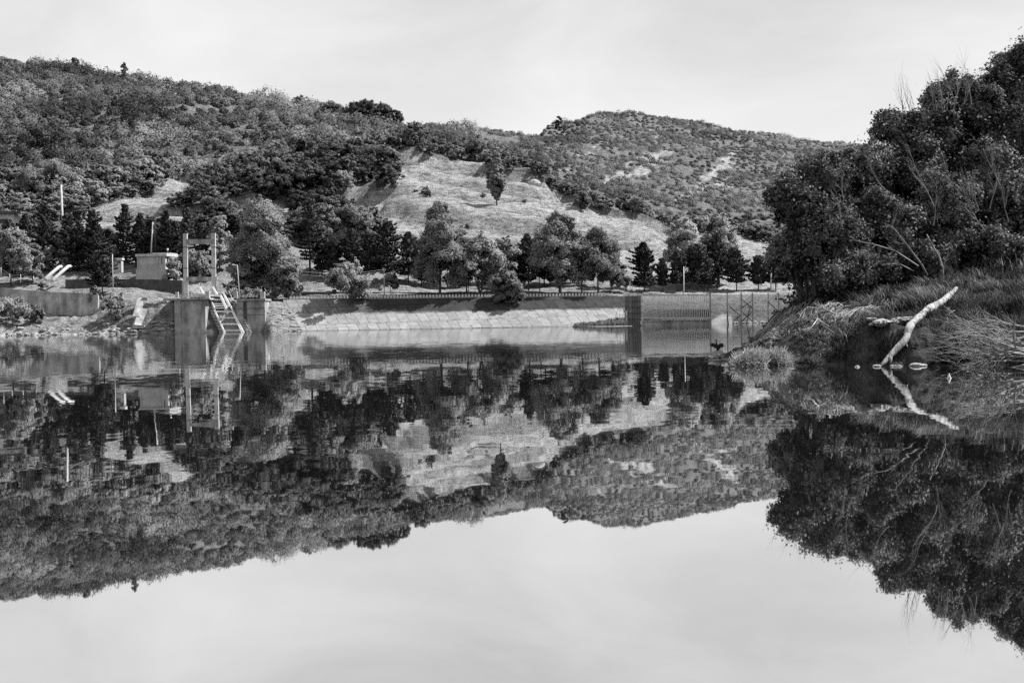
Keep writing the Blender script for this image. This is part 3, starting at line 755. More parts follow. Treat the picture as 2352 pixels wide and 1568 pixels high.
for b0, b1, z0_, z1_ in ((1.2, 2.2, zt + 1.7, zr - .3), (3.4, 4.4, zt + 1.7, zr - .3), (6, 7, zt + 1.7, zr - .3), (5.2, 7.6, gz + .2, zt - .6)):
    bbox(MB(), -.06, .12, b0, b1, z0_, z1_).build('window', M['glass'], bld)
bbox(MB(), -.08, .1, .2, 2.8, gz, zt - .2).build('door', M['white'], bld)
bbox(MB(), -.9, .0, .2, 11, zt - .18, zt + .0).build('balcony', M['white'], bld)
mb = MB()
for b in np.arange(.3, 11, 1.1): bbox(mb, -.88, -.82, b, b + .06, zt, zt + 1.05)
bbox(mb, -.88, -.82, .2, 11, zt + 1.0, zt + 1.07); mb.build('balcony_railing', M['white'], bld)
bbox(MB(), .04, .2, .2, 10.7, zt + .02, zr - .02).build('side_wall', M['white'], bld) if False else None
lamp = empty('roof_lamp', BP(3, 5, zf + .3)); tag(lamp, 'small round white lamp on a short post above the flat roof', 'roof lamp')
MB().tube([BP(1.2, 5, zf + .3), BP(1.2, 5, zf + 1.2)], .1, 5).build('post', M['steel'], lamp)
MB().blob(BP(1.2, 5, zf + 1.5), (.34, .34, .34), 3, 8, .0).build('globe', M['white'], lamp)

kio = empty('gate_kiosk', PB(140, 1030, 441)); tag(kio, 'small pale kiosk with dark window left of the flat-roofed building', 'kiosk')
K0 = PB(40, 1040, 441); K1 = PB(262, 780, 441)
MB().box(((K0.x + K1.x) / 2, 442, (K0.z + K1.z) / 2 - .5), (K1.x - K0.x, 2.2, K1.z - K0.z + 1)).build('wall', M['concrete_pale'], kio)
MB().box(((K0.x + K1.x) / 2, 442, K1.z + .3), (K1.x - K0.x + .6, 2.8, .62)).build('roof', M['white'], kio)
c = PB(205, 830, 440.9); MB().box(c, (.65, .12, .95)).build('window', M['glass'], kio)

hs = empty('pale_house', W(10, 520, 478)); tag(hs, 'pale house with a wide flat roof among trees at far left of shore', 'house')
a = W(-60, 522, 478); b = W(30, 492, 478)
MB().box(((a.x + b.x) / 2, 483, (a.z + b.z) / 2 - 1), (b.x - a.x, 9, b.z - a.z + 2)).build('wall', M['white'], hs)
MB().box(((a.x + b.x) / 2 + 1.2, 482, b.z + .5), (b.x - a.x + 4, 12, .9)).build('roof', M['concrete_dark'], hs)
MB().bar(b + Vector((1.2, -1, .9)), b + Vector((3.6, -1, -1.2)), .7, .5).build('awning', M['white'], hs)
MB().box(W(4, 508, 477.9), (2.2, .2, 1.4)).build('window', M['glass'], hs)

# poles and lamps
def find_Y(u, vb, lo=392, hi=475):
    Ys = np.arange(lo, hi, .5); best = lo; bd = 1e9
    for Y in Ys:
        p = W(u, vb, Y); z = float(terr(np.array([p.x]), np.array([Y]))[0])
        d = abs(p.z - z)
        if d < bd: bd = d; best = Y
    return best
def ground(x, y): return float(terr(np.array([x]), np.array([y]))[0])
def pole(name, u0, v0, u1, v1, Y, label, cat, rad=.14, mat='concrete_pale', parts=None):
    t = W(u0, v0, Y); b = W(u1, v1, Y); b.z = min(b.z, ground(b.x, b.y)) - .3
    r = empty(name, b); tag(r, label, cat)
    MB().tube([b, t], [rad, rad * .75], 7).build('mast', M[mat], r)
    return r, t, b
def d2(f, x, y): return f(x, y)
r, t, b = pole('street_lamp', *z2(1340, 605), *z2(1368, 930), 408, 'street lamp with short arm on the crest right of the tall frame', 'street lamp', .16)
MB().tube([t, W(*z2(1300, 598), 407)], [.1, .07], 5).build('arm', M['steel_pale'], r); MB().blob(W(*z2(1288, 596), 407), (.5, .25, .14), 1, 8, .05).build('lamp_head', M['white'], r)
r, t, b = pole('utility_pole', *z3(1320, 788), *z3(1324, 1068), 420, 'concrete utility pole with insulators left of the tall tree row', 'utility pole', .17)
mb = MB(); mb.bar(t + Vector((-.5, 0, -.5)), t + Vector((.5, 0, -.5)), .12)
for q in (-.45, .45): mb.blob(t + Vector((q, 0, -.3)), (.12, .12, .16), 2, 6, 0)
mb.build('crossarm', M['white'], r); UP = t.copy()
pole('white_pole', 140.5, 425, 145, 500, 470, 'thick pale pole on the left hillside above the pines', 'pole', .42, 'concrete_pale')
pole('fence_pole', *z1(1160, 640), *z1(1167, 1005), 421, 'pale pole beside the layered pine by the kiosk', 'pole', .16)
pole('crest_pole', *z4(292, 880), *z4(295, 1060), 428, 'slim pale pole behind the balustrade beside the forked tree', 'pole', .13)
pole('crest_pole', *z4(1243, 850), *z4(1253, 1070), 427, 'pale tapered pole at the foot of the tall broad tree by the balustrade', 'pole', .17)
pole('crest_pole', *z5(1119, 385), *z5(1119, 612), 440, 'tall slim pale pole among the pines behind the bar screen', 'pole', .16, 'white')
r, t, b = pole('braced_pole', *z5(1912, 370), *z5(1898, 612), 446, 'pale pole with a leaning brace beside the dark bank trees', 'pole', .15, 'concrete_pale')
MB().tube([W(*z5(1912, 400), 446), W(*z5(1912, 612), 446)], .1, 5).build('brace', M['concrete_pale'], r)
r, t, b = pole('leaning_mast', *z1(1578, 310), *z1(1545, 580), 455, 'leaning pale mast with thin stays behind the flat-roofed building', 'mast', .3)
for x in (1570, 1590, 1606): MB().tube([W(*z1(x, 320), 456), W(*z1(x + 2, 640), 456)], .09, 4).build('stay', M['steel'], r)
for a_, b_, lab in ((UP + Vector((0, 0, -.3)), W(*z3(434, 812), 425), 'thin cable sagging from the utility pole toward the big rounded tree'), (UP + Vector((0, 0, -.8)), W(*z3(434, 850), 425), 'lower thin cable below the first from the utility pole')):
    pts = [a_.lerp(b_, k / 10) + Vector((0, 0, -1.0 * math.sin(math.pi * k / 10))) for k in range(11)]
    tag(MB().tube(pts, .035, 4).build('overhead_cable', M['steel_pale']), lab, 'cable')
r, t, b = pole('cable_post', *z3(434, 812), *z3(436, 1010), 425, 'slender post carrying cables beside the big rounded tree', 'post', .1, 'steel')

# slanting pale pipes and broken ramp on the left shore
for a_, b_, lab in (((470, 890), (612, 772), 'upper of two pale concrete pipes slanting down the grassy bank'), ((545, 905), (704, 768), 'lower of two pale concrete pipes slanting down the grassy bank')):
    Y = 434; A = W(*z1(*a_), Y - 2); B = W(*z1(*b_), Y + 3)
    o = MB().tube([A + Vector((-.1, 0, -.7)), A, B, B + Vector((.3, 1, .1))], .5, 10).build('drain_pipe', M['concrete_pale']); tag(o, lab, 'pipe', 'pipes on the left bank')
ramp = empty('broken_ramp', W(*z1(1430, 1400), 402)); tag(ramp, 'broken pale concrete ramp slab leaning on the rocks left of the intake', 'ramp')
for a_, b_, wd in (((1455, 1100), (1405, 1285), 1.9), ((1480, 1205), (1412, 1375), 2.3)):
    MB().bar(W(*z1(*b_), 402.2), W(*z1(*a_), 406.5), wd, .5).build('slab', M['concrete'], ramp)
MB().box(W(*z1(1430, 1390), 401.6), (3.2, 1.6, .9), .1).build('foot_block', M['concrete'], ramp)
MB().box(W(*z1(1495, 1105), 406.5), (1.4, 1.4, .9), .2).build('head_block', M['concrete'], ramp)

pf = empty('post_fence', W(*z1(200, 900), 425)); tag(pf, 'sparse wire fence with short pale posts above the curved wall', 'fence')
prev = None
for x, y0, y1 in ((10, 780, 860), (100, 845, 912), (212, 850, 925), (346, 868, 905)):
    a_ = W(*z1(x, y0), 427); MB().tube([W(*z1(x, y1 + 14), 427), a_], .12, 5).build('post', M['concrete_pale'], pf)
    if prev is not None: MB().tube([prev, a_ + Vector((0, 0, -.2))], .03, 4).build('wire', M['steel'], pf)
    prev = a_ + Vector((0, 0, -.2))

# rocks along the left shore
rr = random.Random(3); rock0 = []
for k in range(5):
    mb = MB().blob((0, 0, 0), (1, .8, .55), 40 + k, 9, .35); me = bpy.data.meshes.new('rock'); me.from_pydata(mb.v, [], mb.f); me.materials.append(M['rock']); rock0.append(me)
def rock(loc, s, label, group):
    o = bpy.data.objects.new('rock', rr.choice(rock0)); COL.objects.link(o); o.location = loc; o.scale = (s, s * rr.uniform(.7, 1.1), s * rr.uniform(.6, 1.0)); o.rotation_euler = (rr.uniform(-.3, .3), rr.uniform(-.3, .3), rr.uniform(0, 6))
    tag(o, label, 'rock', group)
for k in range(110):
    u = rr.uniform(-15, 398); Y = 400 + abs(rr.gauss(0, 3.4)); p = W(u, 760, Y); z = ground(p.x, Y)
    rock((p.x, Y, max(z, -.1) + .1), rr.uniform(.35, 1.15), 'pale jagged rock at the water edge of the left stony shore', 'rocks along the left shore')
for k in range(26):
    u = rr.uniform(612, 705); Y = 397 + rr.uniform(0, 12); p = W(u, 750, Y); z = ground(p.x, Y)
    rock((p.x, Y, z + .05), rr.uniform(.3, .8), 'small pale stone on the grassy slope beside the intake works', 'stones on the slope beside the intake')

# ------------------------------------------------------------------ bar screen, stairs and debris raft
def P5(x, y, Y=405): return W(*z5(x, y), Y)
scr = empty('bar_screen', P5(1050, 900)); tag(scr, 'long screen of tall pale vertical bars standing in the water', 'bar screen')
xs = [755]; 
while xs[-1] < 1345: xs.append(xs[-1] + 9 + 9.0 * (xs[-1] - 755) / 590)
for k, x in enumerate(xs):
    MB().tube([P5(x, 642), P5(x + 1, 872)], .14, 8).build('bar', M['white'], scr)
for y, s, yo in ((638, .2, 0), (770, .2, .2), (850, .34, -.3)):
    MB().bar(P5(730, y, 405 + yo), P5(1360, y, 405 + yo), s, .4).build('beam', M['steel_pale'], scr)
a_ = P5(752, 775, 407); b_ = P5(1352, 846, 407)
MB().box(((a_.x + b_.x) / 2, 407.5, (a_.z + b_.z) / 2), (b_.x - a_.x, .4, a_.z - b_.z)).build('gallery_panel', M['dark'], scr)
a_ = P5(735, 876, 405.6); b_ = P5(1352, 940, 405.6)
MB().box(((a_.x + b_.x) / 2, 406.4, (a_.z + b_.z) / 2), (b_.x - a_.x, 1.4, a_.z - b_.z)).build('sill', M['concrete'], scr)
pan = empty('lattice_panel', P5(655, 800)); tag(pan, 'dark lattice panel wall at the end of the embankment left of the bars', 'lattice panel')
a_ = P5(582, 650, 406); b_ = P5(738, 960, 406)
MB().box(((a_.x + b_.x) / 2, 406.3, (a_.z + b_.z) / 2), (b_.x - a_.x, .4, a_.z - b_.z)).build('panel', M['panel'], pan)
mb = MB()
for x in (600, 622, 655, 678, 700, 722): mb.bar(P5(x, 648, 405.8), P5(x, 955, 405.8), .13)
for y in (698, 750, 805, 858): mb.bar(P5(582, y, 405.7), P5(730, y, 405.7), .13)
mb.build('lattice', M['concrete_dark'], pan)
MB().box(P5(735, 892, 405), (.5, .3, 1.0)).build('marker', M['white'], pan)
a_ = P5(540, 662, 405); b_ = P5(620, 900, 405)
r = empty('slanting_post', b_); tag(r, 'pale post with splayed struts leaning at the end of the embankment slope', 'strut')
for p, q, wd in (((530, 662), (608, 860), .22), ((545, 690), (500, 850), .1), ((552, 690), (535, 860), .1), ((575, 790), (560, 880), .1)):
    MB().bar(P5(*p, 404.6), P5(*q, 403.6), wd).build('strut', M['steel'], r)
MB().box(P5(600, 825, 404.4), (.5, .6, 2.6)).build('block', M['concrete_pale'], r)
fen = empty('mesh_fence', P5(1600, 900)); tag(fen, 'tall fence of fine vertical rods with posts beyond the bar screen', 'fence')
for x in (1357, 1512, 1637, 1742, 1882, 1977):
    MB().bar(P5(x, 622), P5(x + 1, 960), .24 if x > 1400 else .42, .3).build('post', M['steel'], fen)
xs = np.arange(1368, 2060, 7.6)
for x in xs[:92]:
    MB().tube([P5(x, 626), P5(x, 940)], .045, 6).build('rod', M['white'], fen)
for y in (626, 742, 812): MB().bar(P5(1357, y, 405.1), P5(2060, y, 405.1), .09).build('rail', M['steel_pale'], fen)
stc = empty('steel_stairs', P5(1700, 850, 407)); tag(stc, 'zigzag steel stairs with crossed braces behind the rod fence', 'stairs')
for p, q, wd in (((1520, 825), (1735, 640), .22), ((1745, 760), (1640, 830), .2), ((1640, 830), (1520, 830), .16), ((1880, 690), (1975, 620), .2), ((1860, 850), (1975, 760), .18)):
    MB().bar(P5(*p, 404.5), P5(*q, 404.5), wd * 1.5, .5).build('flight', M['steel_pale'], stc)
mb = MB()
for p, q in (((1640, 680), (1740, 760)), ((1640, 760), (1740, 690)), ((1530, 740), (1630, 830)), ((1640, 790), (1740, 880)), ((1640, 880), (1740, 790)), ((1570, 870), (1630, 830)), ((1880, 700), (1975, 790)), ((1720, 740), (1690, 890)), ((1510, 790), (1530, 960)), ((1605, 830), (1600, 920))):
    MB().bar(P5(*p, 404.2), P5(*q, 404.2), .2).build('cross_brace', M['dark'], stc)
for x in (1640, 1742): MB().bar(P5(x, 622, 404.3), P5(x, 940, 404.3), .22).build('post', M['steel'], stc)

mb = MB(); n = 34; rr = random.Random(8)
top = []
for k in range(n + 1):
    q = k / n; u = 1316 + (1444 - 1316) * q; h = 1.1 + 1.5 * q ** 1.2 * (1 - .35 * max(0, (q - .88) / .12)); top.append((W(u, 748, 396).x, h * (1 if 0 < k < n else .1)))
vs = []; fs = []; m_ = 9
for i, (x, h) in enumerate(top):
    for j in range(m_):
        a = math.pi * j / (m_ - 1); wv = 2.2 * math.sin(math.pi * min(1, max(.06, i / n))) ** .4
        vs.append((x + rr.uniform(-.2, .2), 396 - math.cos(a) * wv + rr.uniform(-.15, .15), math.sin(a) * h * rr.uniform(.75, 1.15) - .05))
for i in range(n):
    for j in range(m_ - 1): fs.append((i * m_ + j, (i + 1) * m_ + j, (i + 1) * m_ + j + 1, i * m_ + j + 1))
raft = empty('debris_raft', (W(1380, 748, 396).x, 396, 0)); tag(raft, 'low floating raft of matted driftwood and weed beside the embankment', 'debris raft')
MB().add(vs, fs).build('mat', M['debris'], raft)
for k in range(60):
    i = rr.randrange(1, n); x, h = top[i]; z = h * rr.uniform(.3, 1.05); y = 396 - rr.uniform(.2, 2.0)
    a = rr.uniform(0, 6.28); l = rr.uniform(.4, 1.3); MB().bar((x, y, z), (x + math.cos(a) * l, y + math.sin(a) * l * .4, z + rr.uniform(-.3, .3)), .09).build('stick', M['bark'], raft)
mb = MB(); mb.tube([W(1316, 749, 393.2), W(1380, 749.5, 393), W(1452, 748.6, 393)], [.12, .18, .1], 6); mb.build('log', M['deadwood'], raft)

ap = empty('concrete_apron', P5(1465, 880, 424)); tag(ap, 'sunlit pale concrete apron at the waterline behind the rod fence', 'apron')
MB().add([P5(1372, 905, 421), P5(1560, 905, 421), P5(1550, 806, 431), P5(1470, 812, 431), P5(1372, 868, 425)] + [P5(x, y, Y_ + 1.5) for x, y, Y_ in ((1372, 905, 421), (1560, 905, 421), (1550, 806, 431), (1470, 812, 431), (1372, 868, 425))],
   [(0, 1, 2, 3, 4), (9, 8, 7, 6, 5), (0, 5, 6, 1), (1, 6, 7, 2), (2, 7, 8, 3), (3, 8, 9, 4), (4, 9, 5, 0)]).build('slab', M['panel'], ap)
rr = random.Random(19)
for k in range(60):
    u = rr.uniform(1652, 1800); Y = 427 + rr.uniform(-1.5, 3.5); p = W(u, 745, Y); z = ground(p.x, Y)
    rock((p.x, Y, max(z, -.1) + .15), rr.uniform(.35, .9), 'pale stone at the far waterline behind the zigzag stairs', 'stones at the waterline behind the stairs')
# boulder on the spur
p = W(1227, 411, 590); p.z = ground(p.x, 590)
o = MB().blob((0, 0, 0), (3.1, 2.4, 1.9), 77, 12, .16).build('boulder', M['rock']); o.location = p + Vector((0, -1, 1.6)); tag(o, 'large smooth grey boulder on the bare hill shoulder', 'boulder')

# ------------------------------------------------------------------ trees on the far shore
def shore_tree(kind, u, vt, vb, hw, label, name=None, lo=.2, Y=None, leafm=None, seed=0, fork=False, shape='round', grp=None, dens=1.0):
    Y = Y or find_Y(u, vb); p = W(u, vb, Y); z = ground(p.x, Y); H = W(u, vt, Y).z - z; R = hw * Y / FPX * (1.35 if kind == 'pine' else 1.28)
    if kind == 'pine':
        parts = pine(seed, H, R, lo, leaf=.42, dens=1.5 * dens); lm = 'needle'
    else:
        nc = int((70 + 4 * R * H / 6) * dens)
        parts = broadleaf(seed, H, R, lo, nc, int(95 * dens), .34, shape, fork); lm = 'leaf_row'
    return plant_tree(name or ('pine_tree' if kind == 'pine' else 'broadleaf_tree'), parts, (p.x, Y, z - .1), label, 'tree', grp, leafm or lm)
T = shore_tree
T('b', 25, 528, 655, 48, 'rounded light-leaved tree at left end of the shore above the fence', lo=.2, seed=1)
T('b', 75, 560, 650, 26, 'smaller rounded tree right of the tree above the fence', lo=.15, seed=2)
T('pine', 62, 488, 618, 30, 'dark pine behind the rounded tree at left end of shore', lo=.06, seed=3)
T('pine', 108, 462, 620, 34, 'tall dark pine below the thick pale hillside pole', lo=.05, seed=4)
T('pine', 158, 488, 622, 32, 'dark pine between the pale hillside pole and the big pine', lo=.05, seed=5)
T('pine', 214, 480, 622, 36, 'big dark pine left of the kiosk', lo=.06, seed=6)
T('b', 128, 566, 624, 30, 'low pale bushy tree behind the slanting pipes', lo=.05, seed=7, leafm='leaf_pale')
T('pine', 236, 583, 672, 36, 'layered pine on the terrace edge in front of the kiosk', lo=.25, seed=8, Y=424)
T('pine', 290, 462, 605, 27, 'dark pine directly above the kiosk', lo=.05, seed=9)
T('pine', 325, 486, 612, 26, 'dark pine above left end of the flat roof', lo=.05, seed=10)
T('pine', 382, 480, 608, 26, 'dark pine above right end of the flat roof', lo=.05, seed=11)
T('pine', 430, 474, 612, 27, 'dark pine left of the hoist frame top', lo=.05, seed=12)
T('pine', 466, 508, 618, 22, 'short dark pine seen inside the hoist frame', lo=.05, seed=13)
T('b', 505, 488, 622, 24, 'dark rounded tree right of the hoist frame top', lo=.1, seed=14)
T('b', 448, 576, 640, 40, 'pale spreading bush tree behind the hoist frame posts', lo=.05, seed=15, leafm='leaf_pale')
T('b', 398, 592, 640, 18, 'small pale bush tree against right side of the flat-roofed building', lo=.05, seed=15, leafm='leaf_pale', Y=436)
T('b', 606, 464, 682, 76, 'biggest rounded tree, spreading over the crest right of the intake', lo=.06, seed=16, dens=1.35, Y=424)
T('b', 555, 540, 672, 30, 'narrow light tree leaning before the biggest rounded tree', lo=.08, seed=17, shape='tall', Y=417)
T('b', 662, 590, 684, 30, 'low drooping tree at right foot of the biggest rounded tree', lo=.05, seed=18, Y=419)
T('pine', 712, 450, 634, 36, 'tall dark pine right of the biggest rounded tree', lo=.22, seed=19)
T('b', 748, 470, 560, 34, 'dark round tree on the hill foot above the pines', lo=.08, seed=20, Y=480)
T('pine', 768, 545, 638, 28, 'short dark pine behind the small tree with flat crown', lo=.2, seed=21)
T('pine', 812, 520, 640, 32, 'dark pine above the small tree with flat crown', lo=.2, seed=22)
T('b', 808, 470, 560, 42, 'dark bushy tree below the bare slope edge', lo=.08, seed=23, Y=482)
T('pine', 850, 530, 645, 30, 'dark pine above and left of the utility pole', lo=.2, seed=24)
T('pine', 892, 505, 648, 40, 'broad dark pine directly behind the utility pole', lo=.16, seed=25)
T('pine', 938, 530, 650, 32, 'dark pine between the utility pole and the tall airy tree', lo=.18, seed=26)
T('b', 800, 603, 690, 44, 'small spreading pale tree with low fork growing at the balustrade', lo=.22, seed=27, leafm='leaf_pale', Y=413.5, fork=True, dens=.8)
T('b', 898, 628, 678, 18, 'tiny tree right of the utility pole', lo=.35, seed=28, Y=424, leafm='leaf_row', dens=.7)
T('b', 1010, 462, 678, 62, 'tall airy tree standing over the balustrade centre', lo=.14, seed=29, shape='tall', Y=422, dens=1.2)
T('b', 1072, 540, 672, 34, 'medium tree just right of the tall airy tree', lo=.25, seed=30, Y=432)
T('b', 1104, 545, 680, 52, 'wide tree with several dark stems forking from the ground', lo=.22, seed=31, fork=True, Y=424)
T('b', 1163, 622, 704, 34, 'bushy shrub tree hanging over the slab slope', lo=.02, seed=32, Y=417, name='shrub_tree')
T('b', 1150, 540, 668, 36, 'medium tree behind the shrub hanging over slabs', lo=.2, seed=33, Y=434)
T('pine', 1214, 532, 668, 30, 'dark pine poking up left of the tall grey tree', lo=.2, seed=34)
T('b', 1240, 570, 668, 28, 'small tree beneath left side of the tall grey tree', lo=.25, seed=35, Y=432)
T('b', 1286, 485, 676, 62, 'tall grey-leaved tree with pointed airy top mid row', lo=.16, seed=36, shape='tall', Y=428, dens=1.2)
T('b', 1336, 560, 668, 28, 'medium tree just right of the tall grey-leaved tree', lo=.25, seed=37, Y=433)
T('b', 1374, 522, 676, 54, 'wide tree with slanting trunk at right end of the balustrade', lo=.25, seed=38, shape='tall', Y=430, dens=1.1)
T('b', 1424, 626, 672, 22, 'small pale fruit tree in the gap before the lone pine', lo=.3, seed=39, leafm='leaf_pale', dens=.7)
T('pine', 1481, 553, 670, 32, 'neat conical pine standing alone behind the bar screen', lo=.14, seed=40)
T('pine', 1523, 590, 669, 17, 'slim small pine right of the lone conical pine', lo=.2, seed=41)
T('b', 1570, 492, 660, 46, 'tall pale airy tree above the pines behind the bar screen', lo=.2, seed=42, shape='tall', leafm='leaf_pale', Y=468)
T('b', 1652, 490, 660, 46, 'second tall pale airy tree above the pines, nearer the bank trees', lo=.2, seed=43, shape='tall', leafm='leaf_pale', Y=470)
T('pine', 1556, 572, 669, 26, 'dark pine left of the slim pole behind the bars', lo=.22, seed=44)
T('pine', 1603, 556, 668, 34, 'tallest dark pine right of the slim pole behind the bars', lo=.2, seed=45)
T('pine', 1628, 590, 668, 24, 'shorter dark pine beside the tallest dark pine', lo=.22, seed=46)
T('pine', 1648, 530, 662, 26, 'dark pine under the second pale airy tree', lo=.2, seed=47)
T('pine', 1692, 568, 668, 32, 'dark pine above the zigzag stairs', lo=.22, seed=48)
T('pine', 1742, 584, 668, 26, 'dark pine left of the braced pole', lo=.22, seed=49)
T('pine', 1782, 570, 668, 28, 'dark pine half hidden behind the bank trees', lo=.22, seed=50)
for u, vt, vb, hw, Y, lab in ((812, 236, 275, 20, 745, 'gaunt open-crowned tree at left of the central skyline clump'), (842, 232, 278, 24, 745, 'tallest open-crowned tree of the central skyline clump'), (884, 240, 285, 24, 745, 'bushy open tree at right of the central skyline clump'),
        (905, 252, 290, 18, 745, 'small tree stepping down right of the skyline clump'), (690, 219, 250, 14, 840, 'small pair-like bush tree on the left skyline above the wood'), (762, 236, 262, 26, 780, 'low rounded tree left of the central skyline clump'), (1284, 266, 288, 8, 1080, 'single open tree standing up on the skyline left of far summit'),
        (172, 132, 158, 10, 930, 'small pointed tree on the high left skyline'), (285, 142, 170, 9, 900, 'tiny spiky tree on the left skyline beside the pointed tree'), (108, 368, 500, 52, 560, 'big spreading tree on the left hillside above the thick pale pole'), (850, 340, 420, 50, 590, 'big dark tree overhanging top left of the bare spur'), (1080, 318, 365, 34, 612, 'dark tree on top of the bare spur left of the poplar')):
    T('b', u, vt, vb, hw, lab, name='hill_tree', lo=.04, seed=u, Y=Y, dens=.9, leafm='leaf_hill')
for k_, (kind, u, vt, hw, Y, lab) in enumerate([('pine', 742, 520, 26, 452, 'slim dark pine filling the gap right of the tall dark pine'), ('pine', 868, 536, 26, 456, 'dark pine behind the gap left of the utility pole'), ('b', 968, 545, 34, 446, 'leafy tree left of and behind the tall airy tree'),
        ('b', 1048, 520, 34, 448, 'leafy tree half hidden behind right side of the tall airy tree'), ('pine', 1130, 556, 28, 452, 'dark pine behind the multi-stemmed tree'), ('b', 1190, 560, 34, 446, 'leafy tree in the row between shrub tree and tall grey tree'), ('b', 1250, 530, 38, 450, 'leafy tree behind left side of the tall grey tree'),
        ('b', 1330, 530, 36, 452, 'leafy tree filling the gap between tall grey tree and slanting tree'), ('b', 1405, 560, 30, 448, 'leafy tree at right end of the broadleaf row'),
        ('pine', 20, 500, 28, 462, 'dark pine at far left beside the pale house'), ('pine', 182, 505, 26, 458, 'dark pine just left of the big dark pine'), ('b', 262, 540, 24, 462, 'dark bushy tree between the big pine and the kiosk pine'), ('pine', 356, 500, 26, 460, 'dark pine over the middle of the flat roof'), ('pine', 405, 505, 24, 462, 'dark pine between flat roof end and hoist frame')]):
    T(kind, u, vt, 660, hw, lab, lo=.1, seed=500 + k_, Y=Y, dens=.95)
# the lone poplar on the bare spur
T('b', 1141, 348, 470, 20, 'lone spindle-shaped poplar standing on the bare slope', name='poplar_tree', lo=.12, seed=51, shape='drop', Y=find_Y(1141, 472, 500, 600), dens=1.3)
for k, (u, vt, vb, hw, lab) in enumerate([(98, 646, 672, 14, 'dark rounded shrub at the foot of the slanting pipes'), (262, 676, 724, 34, 'large dark bush on the rocks below the layered pine'),
        (15, 682, 738, 50, 'dark bush mass before the stained wall at far left'), (70, 700, 738, 26, 'small dark bush at right end of the bush mass before the stained wall'),
        (215, 655, 678, 16, 'low dark bush on top of the curved wall end'), (530, 648, 676, 22, 'shrub on the crest between ladder and street lamp'), (575, 664, 680, 24, 'trimmed shrub behind the right parapet of the intake')]):
    T('b', u, vt, vb, hw, lab, name='shrub', lo=.0, seed=60 + k, Y={0: 425, 1: 408, 2: 411, 3: 410, 4: 421, 5: 412, 6: 412}[k], dens=.5)
for k, (u, v, s) in enumerate([(1185, 494, 9), (978, 450, 13), (955, 448, 8), (1204, 466, 5), (1320, 470, 8), (1345, 474, 7), (1454, 545, 10), (1074, 522, 5), (1140, 480, 8), (1110, 452, 5), (872, 432, 20), (790, 430, 24), (930, 432, 9), (905, 430, 12), (1050, 460, 7)]):
    Y = find_Y(u, v, 478, 640); 
    lab = ['dark spiky shrub on the bare slope below right of the poplar', 'dark round shrub on the bare slope left of the poplar', 'small shrub beside the dark round shrub on the slope', 'tiny leaning shrub right of the poplar foot',
           'shrub near the lower right edge of the bare slope', 'shrub at the meeting of bare slope and far wood', 'dark shrub low on the right bare slope', 'tiny shrub above the tall airy tree', 'scraggy bush at the poplar foot', 'small shrub left of the poplar trunk',
           'round bush under the overhanging hill wood', 'tall bush on left margin of the bare slope', 'shrub on the terrace line left of the round shrub', 'shrub below the overhanging hill wood', 'low shrub midway between round shrub and poplar'][k]
    T('b', u, v - 1.6 * s, v, s, lab, name='hill_shrub', lo=.0, seed=80 + k, Y=Y, dens=.35)

# ------------------------------------------------------------------ woods on the hills
protos = []
for k in range(9):
    H = 9.5; tr, v, f, nr = broadleaf(200 + k, H, 5.4 + .5 * (k % 3), .02, 60, 34, .5, 'round')
    me = np_mesh('crown', v, f); set_cn(me, nr); me.materials.append(M['leaf_hill'])
    tm = bpy.data.meshes.new('trunk'); tm.from_pydata(tr.v, [], tr.f); tm.materials.append(M['bark']); protos.append((me, tm))
rng = np.random.default_rng(21)
N0 = 60000
t_ = rng.uniform(TT[0], TT[-1], N0); ys = np.sqrt(rng.uniform(478 ** 2, 1300 ** 2, N0)); xs_ = t_ * ys; zs = terr(xs_, ys)
uu, vv = projn(xs_, ys, zs)
ok = ~is_bald(xs_, ys, zs) & (uu > -420) & (uu < 2900)
# hidden ground test: march towards the camera
for q in np.linspace(.55, .985, 40):
    yq = ys * q; m2 = yq > 400
    zq = np.where(m2, terr(xs_ * q, np.maximum(yq, 390)), -99); line = CH + (zs + 5 - CH) * q
    ok &= ~(m2 & (zq > line + .5))
band = (ys < 560) & (uu < 1400) & (vv > 520) & (uu < 520)
ok &= ~(band & (rng.random(N0) < .75))
farhill = (ys > 660) & (uu > 1090)
ok &= ~(~farhill & (ys > 650) & (rng.random(N0) < .25))
thin = fbm(xs_ / 30, ys / 30, 3, 44)
ok &= ~(farhill & (thin > .28) & (rng.random(N0) < .8))
cand = np.where(ok)[0]
cell = {}; chosen = []
for i in cand:
    d = 3.6 if farhill[i] else 5.6
    cx, cy = int(xs_[i] // 8), int(ys[i] // 8); good = True
    for a in (-1, 0, 1):
        for b in (-1, 0, 1):
            for j in cell.get((cx + a, cy + b), ()):
                if (xs_[i] - xs_[j]) ** 2 + (ys[i] - ys[j]) ** 2 < d * d: good = False; break
            if not good: break
        if not good: break
    if good: cell.setdefault((cx, cy), []).append(i); chosen.append(i)
chosen = sorted(chosen, key=lambda i: ys[i])
vis = [i for i in chosen if -30 < uu[i] < 1860]
single = [i for i in vis if not farhill[i]][:285]; sset = set(single)
def zone(u, v, y):
    if u < 330: return ('leafy tree in the dense wood low on the left hill', 'wood low on the left hill') if v > 400 else ('leafy tree in the pale wood high on the left hill', 'wood high on the left hill')
    if u < 760: return ('leafy tree in the wood above the curving bare strip', 'wood above the curving bare strip')
    if u < 1090: return ('dark leafy tree in the wood on the central hill brow', 'wood on the central brow')
    return ('leafy tree in the gully wood behind the bare spur', 'gully wood behind the spur')
root_cache = {}
